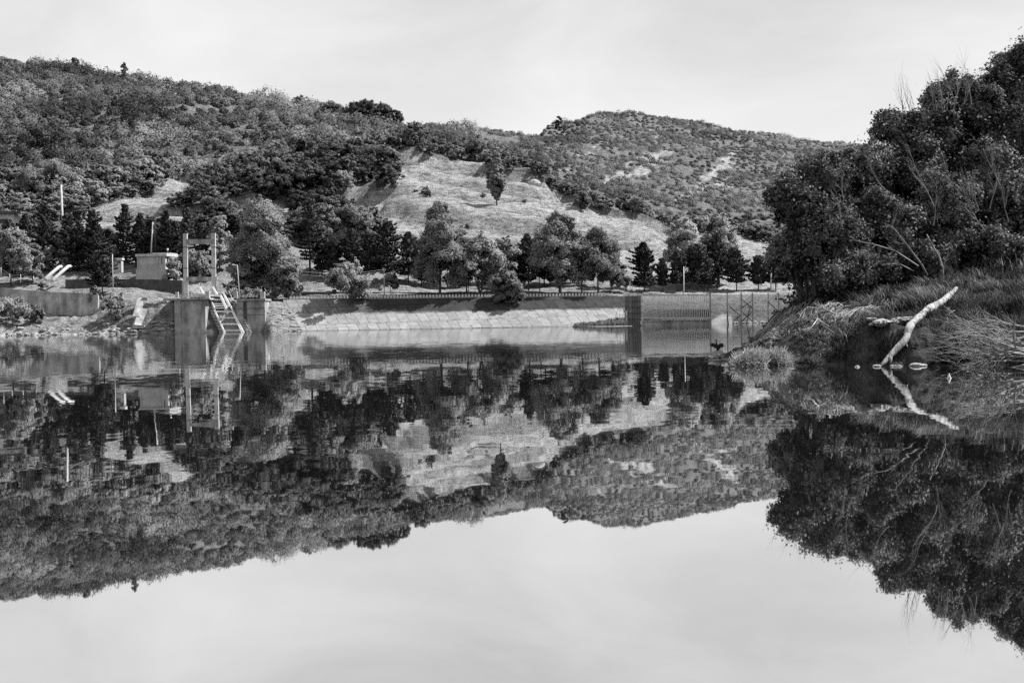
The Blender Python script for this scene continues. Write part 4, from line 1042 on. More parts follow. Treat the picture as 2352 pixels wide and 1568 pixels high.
for n_, i in enumerate(single):
    k = n_ % len(protos); lab, grp = zone(uu[i], vv[i], ys[i]); s = rng.uniform(.75, 1.25) * (1.0 if uu[i] < 1090 else .8)
    if k not in root_cache:
        r = bpy.data.objects.new('hill_tree', None); COL.objects.link(r)
        for nm, me in (('crown', protos[k][0]), ('trunk', protos[k][1])):
            o = bpy.data.objects.new(nm, me); COL.objects.link(o); o.parent = r
        tag(r, lab, 'tree', grp); root_cache[k] = r
    else:
        r = copy_tree(root_cache[k], (0, 0, 0), 0, 1, lab, grp)
    r.location = (xs_[i], ys[i], zs[i] - .6); r.rotation_euler = (0, 0, rng.uniform(0, 6.28)); r.scale = (s, s, s * rng.uniform(.65, .95))
# every other bush of the hillsides as one mass of leaf sprays
rest = [i for i in chosen if i not in sset]
P = []; NR_ = []; SZ = []; TN = []
for i in rest:
    far = ys[i]; s = rng.uniform(.5, 1.15) * (2.6 if farhill[i] else 5.0) * (1 + .9 * float(fbm(xs_[i] / 28, ys[i] / 34, 2, 93))); n = 120 if farhill[i] else 240
    d = rng.normal(size=(n, 3)); d[:, 2] = np.abs(d[:, 2]); d /= np.linalg.norm(d, axis=1)[:, None]
    lob = 1 + .28 * np.sin(d[:, 0] * 5 + i) * np.cos(d[:, 1] * 6 + i * 2)
    q = d * (s * lob * rng.uniform(.6, 1.08, n) ** .7)[:, None]; q[:, 2] *= rng.uniform(.7, 1.25)
    P.append(q + np.array([xs_[i], ys[i], zs[i] - .2])); TN.append(np.full(n, rng.uniform(-.35, .3) + 1.0 * float(fbm(xs_[i] / 50, ys[i] / 70, 2, 95)))); NR_.append(d + [0, 0, .25]); SZ.append(np.full(n, .46 if farhill[i] else .7))
P = np.concatenate(P); v, f = leaf_quads(P, np.concatenate(SZ), np.concatenate(NR_), .5, rng)
me = np_mesh('scrub', v, f); set_cn(me, np.concatenate(NR_), 4, np.concatenate(TN)); o = link_mesh('hillside_scrub', me, M['leaf_scrub']); tag(o, kind='stuff')
print('hill trees', len(single), 'scrub', len(rest), 'quads', len(f))

# ------------------------------------------------------------------ near bank on the right
def zz(u, v, Y): return W(u, v, Y).z
NB = {
 1600: [(70, -2), (90, -2), (96, -2), (100, -2), (108, -2), (125, -2), (150, -2)],
 1628: [(70, -2), (96, -1), (99.5, -.05), (102, -.1), (108, -2), (125, -2), (150, -2)],
 1650: [(70, -2), (94, -.6), (97.5, .25), (100, .3), (104, -1), (125, -2), (150, -2)],
 1700: [(70, -2), (90, -.3), (93, .7), (96, .95), (101, -.4), (125, -2), (150, -2)],
 1780: [(70, -2), (84, -.1), (87, 1.0), (92, 2.2), (96, 2.6), (104, 1), (125, 0)],
 1830: [(70, -2), (82.5, -.1), (86, 1.4), (91, 2.9), (96, 3.3), (106, 2.5), (125, 2)],
 1880: [(70, -2), (81, -.1), (84.5, 1.5), (90, 3.1), (97, 3.9), (108, 4), (135, 5)],
 1950: [(70, -2), (79.4, -.1), (82.5, 1.6), (89, 3.2), (97, 4.1), (112, 6), (140, 9)],
 2000: [(70, -2), (78, -.1), (79.6, 1.9), (86, 3.1), (96, 4.3), (112, 7.5), (140, 13)],
 2050: [(70, -2), (77.4, -.1), (78.8, 2.3), (86, 3.3), (96, 4.6), (112, 7.5), (140, 12)],
 2130: [(70, -2), (77, -.1), (78.6, 2.2), (86, 3.5), (95, 5.0), (110, 9), (140, 15)],
 2200: [(70, -2), (76.3, -.1), (79, 1.3), (85.5, 3.8), (94, 5.3), (107, 10), (140, 17)],
 2280: [(70, -2), (75.6, -.1), (79, 1.1), (85, 3.7), (92, 4.7), (105, 10), (140, 18)],
 2360: [(70, -2), (75.2, -.1), (79, 1.2), (84.5, 3.6), (91, 4.7), (103, 10), (140, 19)],
 3900: [(60, -2), (66, -.1), (70, 1.6), (78, 4.5), (86, 5.2), (100, 12), (140, 20)],
 2800: [(60, -2), (68, -.1), (72, 1.6), (80, 4.5), (88, 5.0), (100, 11), (140, 20)]}
NU_ = np.linspace(1600, 3900, 780)
NYs = np.concatenate([np.arange(60, 76, 1.0), np.arange(76, 98, .16), np.arange(98, 150, .8)])
NT_ = np.array([(lambda p: p.x / p.y)(W(u, hor(u), 90)) for u in NU_])
NZ = np.zeros((len(NU_), len(NYs)))
for i, u in enumerate(NU_):
    c = col_interp(NB, u, lambda k, t: np.array(t, float)); NZ[i] = np.interp(NYs, c[:, 0], c[:, 1])
NX = NT_[:, None] * NYs[None]; NYY = np.tile(NYs, (len(NU_), 1))
def near_noise(x, y): return fbm(x / 2.6, y / 2.6, 5, 31) * .8 + fbm(x / .5, y / .6, 3, 35) * .13
_amp = np.clip((NZ + .3) / 1.2, .12, 1)
NZ = NZ + _amp * near_noise(NX, NYY)
NZ += np.clip((NYY - 99) / 10, 0, 1) * fbm(NX / 8, NYY / 8, 4, 37) * 1.5 * (NZ > 2)
def nterr(x, y):
    t = x / y; i = np.clip(np.interp(t, NT_, np.arange(len(NT_))), 0, len(NT_) - 1.001); j = np.clip(np.interp(y, NYs, np.arange(len(NYs))), 0, len(NYs) - 1.001)
    i0 = np.floor(i).astype(int); j0 = np.floor(j).astype(int); a = i - i0; b = j - j0
    return (NZ[i0, j0] * (1 - a) + NZ[i0 + 1, j0] * a) * (1 - b) + (NZ[i0, j0 + 1] * (1 - a) + NZ[i0 + 1, j0 + 1] * a) * b
def ng(x, y): return float(nterr(np.array([x]), np.array([y]))[0])
nx_, ny_ = NZ.shape; idx = np.arange(nx_ * ny_).reshape(nx_, ny_)
fc = np.stack([idx[:-1, :-1], idx[1:, :-1], idx[1:, 1:], idx[:-1, 1:]], -1).reshape(-1, 4)
# the scarp below the turf is undercut: push its foot back and let the lip hang forward
PX, PY, PZ = NX.copy(), NYY.copy(), NZ.copy()
_gy = np.gradient(NZ, axis=1) / np.gradient(NYY, axis=1); _st = np.clip((np.abs(_gy) - .6) / .8, 0, 1) * (NZ > .1)
PY = PY + _st * (fbm(NX / .8, NZ / .6, 4, 301) * .75 + np.abs(fbm(NX / .3, NZ / .25, 3, 305)) * .3)
PX = PX + _st * fbm(NX / .6, NZ / .5, 3, 309) * .25
me = np_mesh('lake_shore', np.stack([PX.ravel(), PY.ravel(), PZ.ravel()], 1), fc, True)
tag(link_mesh('lake_shore', me, M['bank']), kind='structure')

# turf: blades over the bank, thick on the ledge, thin on the dirt face
rng = np.random.default_rng(77)
def blades(n, ulo, uhi, ylo, yhi, hmin, hmax, keep, lean=(-.25, -.1), wd=.018):
    u = rng.uniform(ulo, uhi, n); y = rng.uniform(ylo, yhi, n); t = np.interp(u, NU_, NT_); x = t * y
    z = nterr(x, y); e = .25
    gx = (nterr(x + e, y) - z) / e; gy = (nterr(x, y + e) - z) / e; sl = np.hypot(gx, gy)
    dens = fbm(x / 1.6, y / 1.6, 3, 51)
    ok = (z > .05) & (rng.random(n) < keep(u, y, z, sl, dens)); x, y, z, dens = x[ok], y[ok], z[ok], dens[ok]; n = len(x)
    h = rng.uniform(hmin, hmax, n) * (1 + dens * .8); b = rng.normal(size=(n, 2)) * .36 + np.array(lean)
    az = rng.uniform(0, 3.14, n); w_ = wd * rng.uniform(.6, 1.5, n); wx = np.cos(az) * w_; wy = np.sin(az) * w_
    base = np.stack([x, y, z - .03], 1); mid = base + np.stack([b[:, 0] * h * .35, b[:, 1] * h * .35, h * .6], 1); tip = base + np.stack([b[:, 0] * h * 1.1, b[:, 1] * h * 1.1, h * .95], 1)
    wv = np.stack([wx, wy, 0 * wx], 1)
    v = np.stack([base - wv, base + wv, mid + wv * .8, mid - wv * .8, tip + wv * .15, tip - wv * .15], 1).reshape(-1, 3)
    k = np.arange(n)[:, None] * 6
    f = np.concatenate([k + np.array([0, 1, 2, 3]), k + np.array([3, 2, 4, 5])]); return v, f
v, f = blades(230000, 1790, 3300, 79, 100, .2, .5, lambda u, y, z, s, d: np.clip(1.15 - s * 1.0, .03, 1) * np.clip(.75 + d * 1.6, .05, 1) * np.clip((u - 1780) / 150, .1, 1))
me = np_mesh('bank_grass', v, f); tag(link_mesh('bank_grass', me, M['grass_blade']), kind='stuff')
v, f = blades(34000, 1930, 3200, 81, 97, .35, .7, lambda u, y, z, s, d: np.clip(d * 3 - .2, 0, 1) * (s < 1.1), wd=.022, lean=(-.35, -.15))
me = np_mesh('tall_grass', v, f); set_cn(me, np.tile([.1, -.2, 1.0], (len(v) // 6, 1)), 6); tag(link_mesh('tall_grass', me, M['straw']), kind='stuff')
v, f = blades(40000, 2160, 3000, 75.4, 84, .25, .8, lambda u, y, z, s, d: np.clip(.6 + d, 0, 1), wd=.02)
me = np_mesh('waterside_grass', v, f); tag(link_mesh('waterside_grass', me, M['grass_blade']), kind='stuff')

# pale spiky plant at the water's edge
def spiky(name, loc, R, n, seed, mat, label, L=.6, asp=.8):
    g = np.random.default_rng(seed); d = g.normal(size=(n, 3)); d[:, 2] = np.abs(d[:, 2]) * .9 - .05; d /= np.linalg.norm(d, axis=1)[:, None]
    tc_ = np.concatenate([[[0, 0, 0]], g.normal(size=(6, 3)) * [R * .34, R * .2, 0]]); pick = g.integers(0, 7, n); st = d * R * .72 * g.uniform(.02, .9, n)[:, None] * np.array([1, .7, asp]) + tc_[pick]; h = L * g.uniform(.5, 1.2, n)[:, None]
    e = d * .5 + g.normal(size=(n, 3)) * .6 + [0, 0, .35]; e /= np.linalg.norm(e, axis=1)[:, None]
    wv = np.cross(e, g.normal(size=(n, 3))); wv /= np.linalg.norm(wv, axis=1)[:, None]; wv *= .022
    v = np.stack([st - wv, st + wv, st + e * h * .6 + wv * .7, st + e * h * .6 - wv * .7, st + e * h + [0, 0, -.05], st + e * h + wv * .1 + [0, 0, -.05]], 1).reshape(-1, 3)
    v[:, 2] = np.maximum(v[:, 2], -.02); k = np.arange(n)[:, None] * 6; up_n = np.tile([.2, -.35, 1.0], (n, 1))
    f = np.concatenate([k + np.array([0, 1, 2, 3]), k + np.array([3, 2, 4, 5])]); me = np_mesh(name, v, f); set_cn(me, up_n, 6); me.materials.append(M[mat])
    o = bpy.data.objects.new(name, me); COL.objects.link(o); o.location = loc; tag(o, label, 'plant'); return o
p = G(1742, 839); spiky('waterside_plant', (p.x, p.y + .3, 0), 1.45, 5600, 5, 'straw_pale', 'pale spiky plant spilling over the water beyond the point', .55, .95)
p = G(1700, 832); spiky('waterside_plant', (p.x, p.y + .6, 0), .5, 400, 6, 'straw_pale', 'small pale spiky tuft at the water left of the big spiky plant', .35, .4)
p = G(1868, 841); spiky('waterside_plant', (p.x, p.y + .5, .1), .9, 800, 7, 'grass_blade', 'low tuft at the water between spiky plant and the dirt scarp', .5, .5)
p = G(1652, 826); spiky('waterside_plant', (p.x, p.y + .5, .1), .6, 500, 9, 'grass_blade', 'weedy tuft on the low point under the cormorant', .3, .4)

# roots and brushwood sweeping down the left end of the bank
rr = random.Random(12)
def on_bank(u, Y, dz=0.0):
    p = W(u, hor(u), Y); return Vector((p.x, Y, max(ng(p.x, Y), -.05) + dz))
rootm = MB()
for k in range(240):
    u0 = rr.uniform(1775, 2040); Y0 = rr.uniform(88, 96); L = rr.uniform(50, 150); u1 = max(1655, u0 - L); f_ = (u0 - 1700) / 300
    Y1 = max(81.5 + (1950 - max(u1, 1700)) * .05, Y0 - rr.uniform(3, 11)); sag = rr.uniform(.02, .35)
    pts = []
    for j in range(8):
        q = j / 7; pts.append(on_bank(u0 + (u1 - u0) * q + rr.uniform(-2, 2), Y0 + (Y1 - Y0) * q, .06 + math.sin(q * math.pi) * sag * rr.uniform(.3, .8)))
    w0 = rr.uniform(.025, .07); rootm.tube(pts, [w0 * (1 - .75 * j / 7) for j in range(8)], 5)
o = rootm.build('exposed_roots', M['root']); tag(o, kind='stuff')

def twigs(mb, a, d, L, w0, depth, rr, spread=.5, droop=0.0):
    pts = [Vector(a)]; d = Vector(d).normalized(); n = 6
    for j in range(n):
        d = (d + Vector((rr.uniform(-1, 1), rr.uniform(-1, 1), rr.uniform(-1, 1))) * .13 + Vector((0, 0, -droop * .1))).normalized(); pts.append(pts[-1] + d * L / n)
    mb.tube(pts, [w0 * (1 - .8 * j / n) for j in range(n + 1)], 5 if w0 > .03 else 4, cap=False)
    if depth:
        for j in range(2, n + 1):
            for _ in range(rr.choice((1, 1, 2))):
                s = Vector((rr.uniform(-1, 1), rr.uniform(-1, 1), rr.uniform(-1, 1))) * spread
                twigs(mb, pts[j], d + s, L * rr.uniform(.35, .6), w0 * (1 - .8 * j / n) * .7 + .003, depth - 1, rr, spread, droop)

# the bleached log
log_px = [((765, 1108), 6, 77.2), ((785, 1085), 17, 77.3), ((830, 1035), 27, 77.6), ((895, 965), 29, 78.0), ((945, 915), 32, 78.5), ((968, 865), 32, 79.2), ((978, 820), 34, 80.2), ((1015, 770), 35, 81.6), ((1080, 715), 35, 83.4), ((1150, 662), 37, 85.6), ((1225, 618), 33, 87.6), ((1290, 568), 29, 89.3), ((1352, 502), 13, 90.5)]
P_ = []; R_ = []
for i_, ((x, y), r, Y) in enumerate(log_px):
    for Yq in np.arange(Y, 76.6, -.15):
        q = W(*z6(x, y), Yq)
        if q.z - ng(q.x, Yq) > r * .2929 / FPX * Yq * .6 + .15 * (i_ > 8): break
    Y = Yq; P_.append(q); R_.append(r * .2929 / FPX * Y * .88 * (1 + .1 * math.sin(i_ * 2.3)))
P2_ = []; R2_ = []
for i in range(len(P_) - 1):
    a0 = P_[max(i - 1, 0)]; a1 = P_[i]; a2 = P_[i + 1]; a3 = P_[min(i + 2, len(P_) - 1)]
    for k in range(5):
        t = k / 5; P2_.append(.5 * ((2 * a1) + (a2 - a0) * t + (2 * a0 - 5 * a1 + 4 * a2 - a3) * t * t + (3 * a1 - a0 - 3 * a2 + a3) * t ** 3)); R2_.append((R_[i] * (1 - t) + R_[i + 1] * t) * (1 + .03 * math.sin(i * 5 + k * 1.9)))
P2_.append(P_[-1]); R2_.append(R_[-1])
lg = empty('dead_log', P_[0]); tag(lg, 'big bleached dead trunk leaning from the grassy bank down into the water', 'log')
MB().tube(P2_, R2_, 14).build('trunk', M['deadwood'], lg)
def L6(x, y, Y):
    q = W(*z6(x, y), Y)
    for Yq in np.arange(Y, 74, -.2):
        q = W(*z6(x, y), Yq)
        if q.z > ng(q.x, Yq) + .03 or q.z < .1: break
    return q if Y > 74 else W(*z6(x, y), Y)
for pts, r0, nm in (([(835, 1040), (836, 1075), (834, 1112)], .11, 77.4), ([(950, 930), (962, 955), (972, 966)], .09, 78.1), ([(940, 850), (932, 848)], .05, 78.8)):
    MB().tube([L6(x, y, nm) for x, y in pts], [r0 * (1 - .3 * k) for k in range(len(pts))], 6).build('branch_stub', M['deadwood'], lg)
mb = MB(); rr = random.Random(4)
for k in range(9):
    a = L6(1300 + rr.uniform(-40, 40), 560 + rr.uniform(-35, 35), 89.2); mb.tube([a, a + Vector((rr.uniform(-.5, .7), 0, rr.uniform(-.5, .5)))], [.06, .01], 5)
mb.build('splinters', M['deadwood'], lg)

def deadbranch(pts, w0, label, Yp, extra=3, seed=0, mat='deadwood', name='dead_branch'):
    rr = random.Random(seed); mb = MB(); P = [L6(x, y, Y) for (x, y), Y in zip(pts, Yp)]
    mb.tube(P, [w0 * (1 - .6 * k / (len(P) - 1)) for k in range(len(P))], 6)
    for k in range(extra):
        i = rr.randrange(1, len(P)); twigs(mb, P[i], (P[i] - P[i - 1]).normalized() + Vector((rr.uniform(-.7, .7), 0, rr.uniform(-.7, .7))), rr.uniform(.4, 1.0), w0 * .4, 1, rr)
    o = mb.build(name, M[mat]); tag(o, label, 'branch'); return o
deadbranch([(400, 705), (320, 665), (235, 620)], .05, 'short pale stick pointing left at top of the root tangle', [86, 87, 88], 3, 1)
deadbranch([(370, 855), (395, 780), (412, 685)], .07, 'upright pale forked stick on the bank between roots and scarp', [84, 84, 84], 0, 2)
deadbranch([(370, 815), (300, 770), (265, 742), (195, 728)], .05, 'crooked pale branch reaching left across the roots', [84, 84, 84.3, 84.5], 3, 3)
deadbranch([(262, 745), (215, 810), (140, 880)], .04, 'thin pale branch hanging down over the roots', [84, 83.5, 83], 2, 4)
deadbranch([(495, 872), (445, 862), (395, 855)], .045, 'small pale stick lying on top of the scarp edge', [83, 83, 83], 1, 5)
deadbranch([(1262, 825), (1285, 775), (1275, 715), (1330, 680), (1395, 675)], .05, 'curved white branch in the grass right of the bleached log', [82, 82, 82, 82.5, 83], 2, 6)
deadbranch([(815, 440), (760, 395), (690, 350)], .16, 'pale stump of a branch glowing in the dark thicket', [96, 96, 96], 0, 7)
deadbranch([(1247, 470), (1248, 350), (1225, 270), (1120, 80)], .05, 'thin pale dead sapling rising from the turf right of the thicket', [91, 91, 91.3, 92], 4, 8)
deadbranch([(1120, 400), (1080, 320), (960, 160), (850, 20)], .09, 'long pale dead branch arching up to the left in the thicket', [93, 92.5, 92, 91], 9, 9, 'bark_pale')
deadbranch([(1050, 330), (870, 210), (720, 165), (560, 130)], .07, 'long grey dead branch reaching left out of the dark thicket', [93, 92, 91, 90], 9, 10, 'bark_pale')
deadbranch([(1020, 370), (900, 310), (760, 320)], .05, 'low grey dead branch at foot of the dark thicket', [93, 92, 91], 6, 11, 'bark_pale')
# turf lip and stones
sl_ = []
a = L6(735, 775, 79.0); b = L6(985, 745, 80.0)
mb = MB(); n = 14
for i in range(n):
    q = i / n; c = a.lerp(b, q); mb.blob(c, (.34, .5, .17 + .05 * math.sin(i)), i, 8, .3)
o = mb.build('stone_ledge', M['rock']); tag(o, 'flat pale ledge of rock capping the dirt scarp left of the log', 'rock ledge')
for i, (x, y, s, lab) in enumerate([(690, 745, .32, 'pale stone lying left of the rock ledge'), (690, 780, .4, 'dark stone under the left end of the rock ledge')]):
    rock(L6(x, y, 79.6), s, lab, None) if False else None
for i, (x, y, s, lab) in enumerate([(690, 745, .30, 'pale stone lying left of the rock ledge'), (690, 785, .36, 'rounded stone under left end of the rock ledge'), (1040, 1102, .5, 'pale flat stone in the water right of the log foot'), (1085, 1108, .4, 'smaller stone touching the pale flat stone in the water'),
        (905, 1106, .2, 'small stone between log foot and pale flat stone'), (860, 1108, .2, 'tiny stone beside the log foot'), (575, 1085, .25, 'upright stone at the waterline below the roots'), (730, 1108, .3, 'low stone left of the log foot')]):
    q = L6(x, y, 79.4 if i < 2 else 76.9)
    if i > 1: q.z = .02
    o = bpy.data.objects.new('stone', rock0[i % 5]); COL.objects.link(o); o.location = q; o.scale = (s, s * .8, s * .5); o.rotation_euler = (0, 0, i * 1.3); tag(o, lab, 'stone')

# brushwood in the water at the right edge
rr = random.Random(31)
for k, (x, y, Y, ln, lab) in enumerate([(1960, 880, 74.8, 3.4, 'upper bare grey bough reaching in from the right edge over the water'), (1980, 980, 74.2, 3.8, 'middle tangled bough of brushwood at the right edge of water'),
        (1975, 1060, 73.6, 3.9, 'lowest tangled bough lying along the waterline at right edge'), (1900, 1010, 75.5, 2.6, 'inner dark bough behind the tangled brushwood at right edge')]):
    mb = MB(); a = L6(x, y, Y); a.z = max(a.z, .15)
    for j in range(6):
        twigs(mb, a + Vector((rr.uniform(-.2, .8), rr.uniform(-.5, .5), rr.uniform(-.15, .35))), (-1, rr.uniform(-.35, .2), rr.uniform(-.18, .28)), ln * rr.uniform(.8, 1.2), .075, 2, rr, .5)
    mb.v = [(p[0], p[1], max(p[2], -.03)) for p in mb.v]
    o = mb.build('brushwood_bough', M['twig']); tag(o, lab, 'bough', 'brushwood in the water')

# floating white bottle
p = G(2180, 868.5); bt = empty('floating_bottle', p); tag(bt, 'small white bottle floating upright in dark water below the brushwood', 'bottle')
MB().tube([p + Vector((0, 0, z)) for z in (-.05, .0, .09, .13, .17, .22)], [.055, .07, .065, .045, .02, .018], 10).build('body', M['white'], bt)
MB().tube([p + Vector((-.1, 0, .01)), p + Vector((.1, 0, .01))], [.03, .03], 6).build('collar', M['white'], bt)

# cormorant drying its wings on the point
cb = W(1648, 812, 98.5); cb.z = max(ng(cb.x, 98.5), .1) + .25
st = MB().blob((0, 0, 0), (.55, .4, .3), 9, 9, .3).build('rock', M['rock']); st.location = cb + Vector((0, 0, -.17)); tag(st, 'low rock under the cormorant at the tip of the point', 'rock')
mb = MB()
S = 1.0
body = [(.10, 0, .03), (.07, 0, .10), (.03, 0, .2), (0, 0, .32), (-.03, 0, .43), (-.05, 0, .52), (-.075, -.01, .6), (-.09, -.02, .67), (-.10, -.03, .74), (-.10, -.05, .79), (-.14, -.08, .81), (-.19, -.12, .805), (-.25, -.17, .80)]
rad = [.03, .075, .115, .13, .11, .075, .05, .042, .04, .047, .045, .018, .008]
mb.tube([Vector(q) for q in body], rad, 10)
def wing(sgn, top, tip, hang):
    sh = Vector((sgn * .05, .02, .42)); el_ = Vector((sgn * .26, .02, top)); wr = Vector((sgn * tip[0] * .72, 0, top - .01)); tp = Vector((sgn * tip[0], -.02, tip[1]))
    n = 8; out = [sh, (sh + el_) / 2 + Vector((0, 0, .06)), el_, (el_ + wr) / 2 + Vector((0, 0, .02)), wr, tp]
    low = [tp, Vector((sgn * tip[0] * .9, 0, hang + .12)), Vector((sgn * tip[0] * .78, 0, hang + .16)), Vector((sgn * tip[0] * .66, 0, hang + .02)), Vector((sgn * tip[0] * .5, 0, hang + .08)), Vector((sgn * tip[0] * .36, 0, hang - .04)), Vector((sgn * .07, .02, hang - .06))]
    o_ = out[:-1] + low
    mb.prism([q + Vector((0, .02, 0)) for q in (o_ if sgn > 0 else o_[::-1])], (0, .045, 0))
wing(-1, .60, (.58, .40), .30); wing(1, .58, (.56, .30), .24)
for sx_ in (-.06, .07): mb.tube([Vector((sx_ * .6, 0, .14)), Vector((sx_, -.01, .04)), Vector((sx_, -.01, -.02))], [.04, .018, .018], 6); mb.prism([Vector((sx_ - .05, -.08, -.01)), Vector((sx_ + .05, -.08, -.01)), Vector((sx_, .03, -.01))], (0, 0, .02))
mb.prism([Vector((.03, 0, .16)), Vector((.16, 0, .10)), Vector((.20, 0, -.08)), Vector((.10, 0, -.09)), Vector((.04, 0, .05))], (0, .04, 0))
cm = mb.build('cormorant', M['feather']); cm.location = cb + Vector((0, 0, .02)); cm.rotation_euler = (0, 0, .15)
md = cm.modifiers.new('fuse', 'REMESH'); md.mode = 'VOXEL'; md.voxel_size = .016; md.use_smooth_shade = True
tag(cm, 'black cormorant with wings spread out drying on the low point', 'bird')

# ------------------------------------------------------------------ trees of the near bank
def near_tree(u, v, ru, rv, Y, label, seed, n=1.0, mat='leaf_near', name='bank_tree', base_u=None):
    rng = np.random.default_rng(seed); rr = random.Random(seed)
    c = W(u, v, Y); R = ru * Y / FPX; H = rv * Y / FPX; bu = base_u if base_u else u + (40 if u < 2200 else 10)
    g = W(bu, hor(bu), Y); g.z = ng(g.x, Y)
    root = empty(name, g); tag(root, label, 'tree')
    nc = int(230 * n); lobes = []
    for i in range(15):
        d = rng.normal(size=3); d /= np.linalg.norm(d); lr = min(R, H) * rr.uniform(.3, .6)
        lobes.append((tuple(np.array(c) + d * np.array([R - lr, (R - lr) * .8, H - lr]) * rr.uniform(.5, 1.25)), lr))
    cen, rad, ld = lobed(rr, rng, nc, min(R, H), lobes, (.045, .17))
    p, nr = clump_points(cen, rad, 105, rng, .85, ld)
    p = p + rng.normal(size=p.shape) * rng.choice([.05, .16, .3], len(p), p=[.5, .35, .15])[:, None]
    k_ = p[:, 2] > .3; p = p[k_]; nr = nr[k_]
    v_, f_ = leaf_quads(p, np.full(len(p), .12), nr, .45, rng, 1.0)
    me = np_mesh('crown', v_, f_); set_cn(me, nr); o = link_mesh('crown', me, M[mat], root)
    tb = MB(); C = Vector(c)
    for s in range(3):
        top = C + Vector((rr.uniform(-.5, .5) * R, rr.uniform(-.4, .4) * R, rr.uniform(.2, .75) * H)); b0 = g + Vector((rr.uniform(-.4, .4), rr.uniform(-.3, .3), -.3)); m_ = b0.lerp(top, .45) + Vector((rr.uniform(-.6, .6), 0, .3))
        tb.tube([b0, b0.lerp(m_, .5), m_, m_.lerp(top, .5), top], [.16, .13, .10, .06, .02], 6, cap=False)
        for _ in range(5): 
            q = rr.uniform(.4, .95); a_ = m_.lerp(top, q); e = Vector(cen[rr.randrange(nc)]); twigs(tb, a_, e - a_, (e - a_).length * .9, .04, 1, rr, .5)
    tb.build('trunk', M['bark'], root)
    return root
NTREES = [
 (2185, 340, 100, 95, 110, 'leafy tree deep in the upper bank wood below the bare twigs', 1.0),
 (2285, 300, 110, 110, 111, 'leafy tree deep in the upper bank wood below the corner tree', 1.1),
 (2100, 380, 90, 80, 109, 'leafy tree deep in the middle of the bank wood', .9),
 (2345, 235, 90, 120, 111, 'leafy tree directly under the corner tree at the right edge', 1.0),
 (2170, 235, 60, 50, 106, 'light leafy top right under the bare twigs', .6),
 (2095, 320, 70, 60, 104, 'leafy top filling the slope between jagged crown and bare twigs', .7),
 (2030, 440, 90, 80, 103, 'leafy tree filling the centre left of the bank wood', .9),
 (1845, 505, 78, 92, 97, 'outermost leafy tree leaning over the left end of the near bank', 1.0),
 (1805, 452, 52, 52, 98, 'light leafy top overhanging left end of the near bank', .6),
 (1822, 598, 62, 62, 97, 'low dark foliage tree above the exposed roots', .8),
 (1900, 420, 80, 78, 99, 'leafy tree crown sloping up next to the outermost bank tree', .9),
 (1915, 545, 90, 80, 95, 'dark dense tree above the middle of the thicket', 1.0),
 (1985, 395, 78, 72, 101, 'sunlit rounded crown halfway up the near bank slope', .9),
 (2045, 300, 52, 52, 104, 'crown with a jagged light top against sky', .6),
 (2080, 400, 92, 92, 102, 'broad leafy tree in the middle of the near bank mass', 1.1),
 (2030, 510, 90, 80, 97, 'mid-height leafy tree behind the arching dead branches', 1.0),
 (2140, 300, 82, 80, 105, 'leafy tree below the bare twigs at the skyline', 1.0),
 (2165, 470, 86, 84, 99, 'leafy tree left of the bare dirt face', .9),
 (2235, 250, 84, 92, 106, 'tall leafy tree on the upper slope right of the bare twigs', 1.0),
 (2265, 400, 84, 84, 103, 'leafy tree with a crooked dead limb before it', .9),
 (2330, 190, 70, 98, 107, 'highest leafy tree at the top right corner', 1.1),
 (2345, 330, 84, 84, 104, 'leafy tree below the highest one at the right edge', 1.0),
 (2350, 480, 80, 84, 100, 'dark leafy tree at the right edge above the grass', .9),
 (2440, 260, 110, 150, 108, 'large leafy tree cut off by the right edge behind the corner tree', .8),
 (2445, 470, 90, 110, 101, 'lower leafy tree cut off by the right edge above the turf', .6),
 (1935, 640, 70, 40, 93, 'lowest leafy shrub under the outermost trees above the roots', .6),
 (2200, 560, 80, 52, 98, 'leafy shrub beside the bare dirt face', .6),
 (2300, 570, 70, 44, 96, 'dark shrub above the turf near the right edge', .5),
 (1985, 620, 80, 48, 94, 'low dark shrub filling the shaded hollow of the thicket', .7),
 (2110, 600, 70, 44, 95, 'low shrub in shade under the arching dead branches', .5)]
for k, (u, v, ru, rv, Y, lab, n) in enumerate(NTREES): near_tree(u, v, ru, rv, Y, lab, 300 + k, n)
rng = np.random.default_rng(403); cs = []; rs = []
for _ in range(260):
    u = rng.uniform(1690, 1990); Y = rng.uniform(80, 97); x = float(np.interp(u, NU_, NT_)) * Y; z = ng(x, Y)
    if z > .15: cs.append((x, Y, z + .05)); rs.append(rng.uniform(.1, .38))
p, nr = clump_points(np.array(cs), np.array(rs), 60, rng, .6)
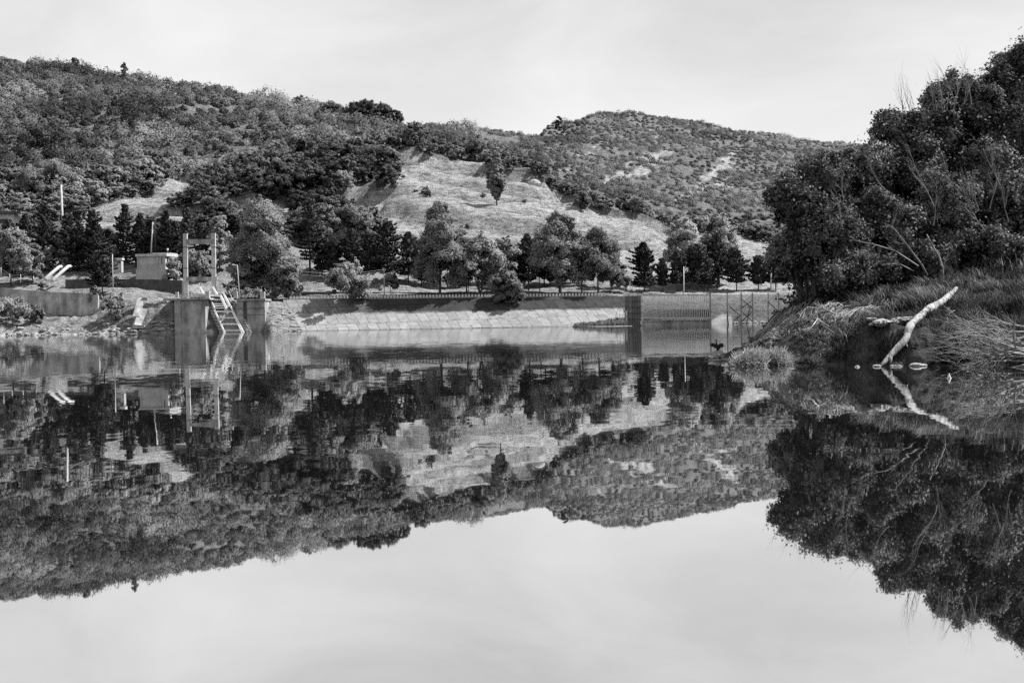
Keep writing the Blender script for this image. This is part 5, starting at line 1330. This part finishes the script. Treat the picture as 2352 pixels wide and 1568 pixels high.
v_, f_ = leaf_quads(p, np.full(len(p), .09), nr, .4, rng)
me = np_mesh('bank_weeds', v_, f_); set_cn(me, nr); tag(link_mesh('bank_weeds', me, M['leaf_row']), kind='stuff')
rng = np.random.default_rng(404); cs = []; rs = []
for _ in range(1500):
    u = rng.uniform(1830, 3500); Y = rng.uniform(98, 128); t = float(np.interp(u, NU_, NT_)); x = t * Y; z = ng(x, Y)
    if z > 2: cs.append((x, Y, z + rng.uniform(.2, 1.2))); rs.append(rng.uniform(.5, 1.2))
p, nr = clump_points(np.array(cs), np.array(rs), 90, rng, .8)
v_, f_ = leaf_quads(p, np.full(len(p), .2), nr, .5, rng)
me = np_mesh('undergrowth', v_, f_); set_cn(me, nr); tag(link_mesh('undergrowth', me, M['leaf_near']), kind='stuff')
rr = random.Random(56)
for k in range(12):
    u = rr.uniform(1930, 2330); v = rr.uniform(430, 570); q = W(u, v, 92.5); mb = MB()
    twigs(mb, q, (rr.uniform(-.8, .1), -.15, rr.uniform(.5, 1)), rr.uniform(1.6, 3.2), .045, 2, rr, .4)
    tag(mb.build('bare_limb', M['bark_pale']), 'thin bare limb showing among the leaves of the near bank wood', 'limb', 'bare limbs in the near bank wood')
rr = random.Random(55)
for u, v, n, lab in ((2168, 205, 7, 'spray of bare leafless twigs sticking up above the trees below the corner tree'), (2088, 232, 5, 'thin bare twigs above the sunlit bank trees'), (2215, 190, 5, 'tall bare twigs just left of the upper right trees'), (1812, 395, 5, 'bare twigs above the light top at left end of the bank')):
    mb = MB(); Y = 103
    for k in range(n):
        a = W(u + rr.uniform(-22, 22), v + 50, Y); twigs(mb, a, (rr.uniform(-.35, .35), 0, 1), rr.uniform(1.6, 3.2), .03, 1, rr, .28)
    tag(mb.build('bare_twigs', M['bark_pale']), lab, 'twigs')
deadbranch([(1480, 200), (1440, 60), (1420, -60), (1380, -150), (1400, -220)], .1, 'crooked pale dead limb rising before the upper bank trees', [98, 98, 98, 98, 98], 10, 14, 'bark_pale')
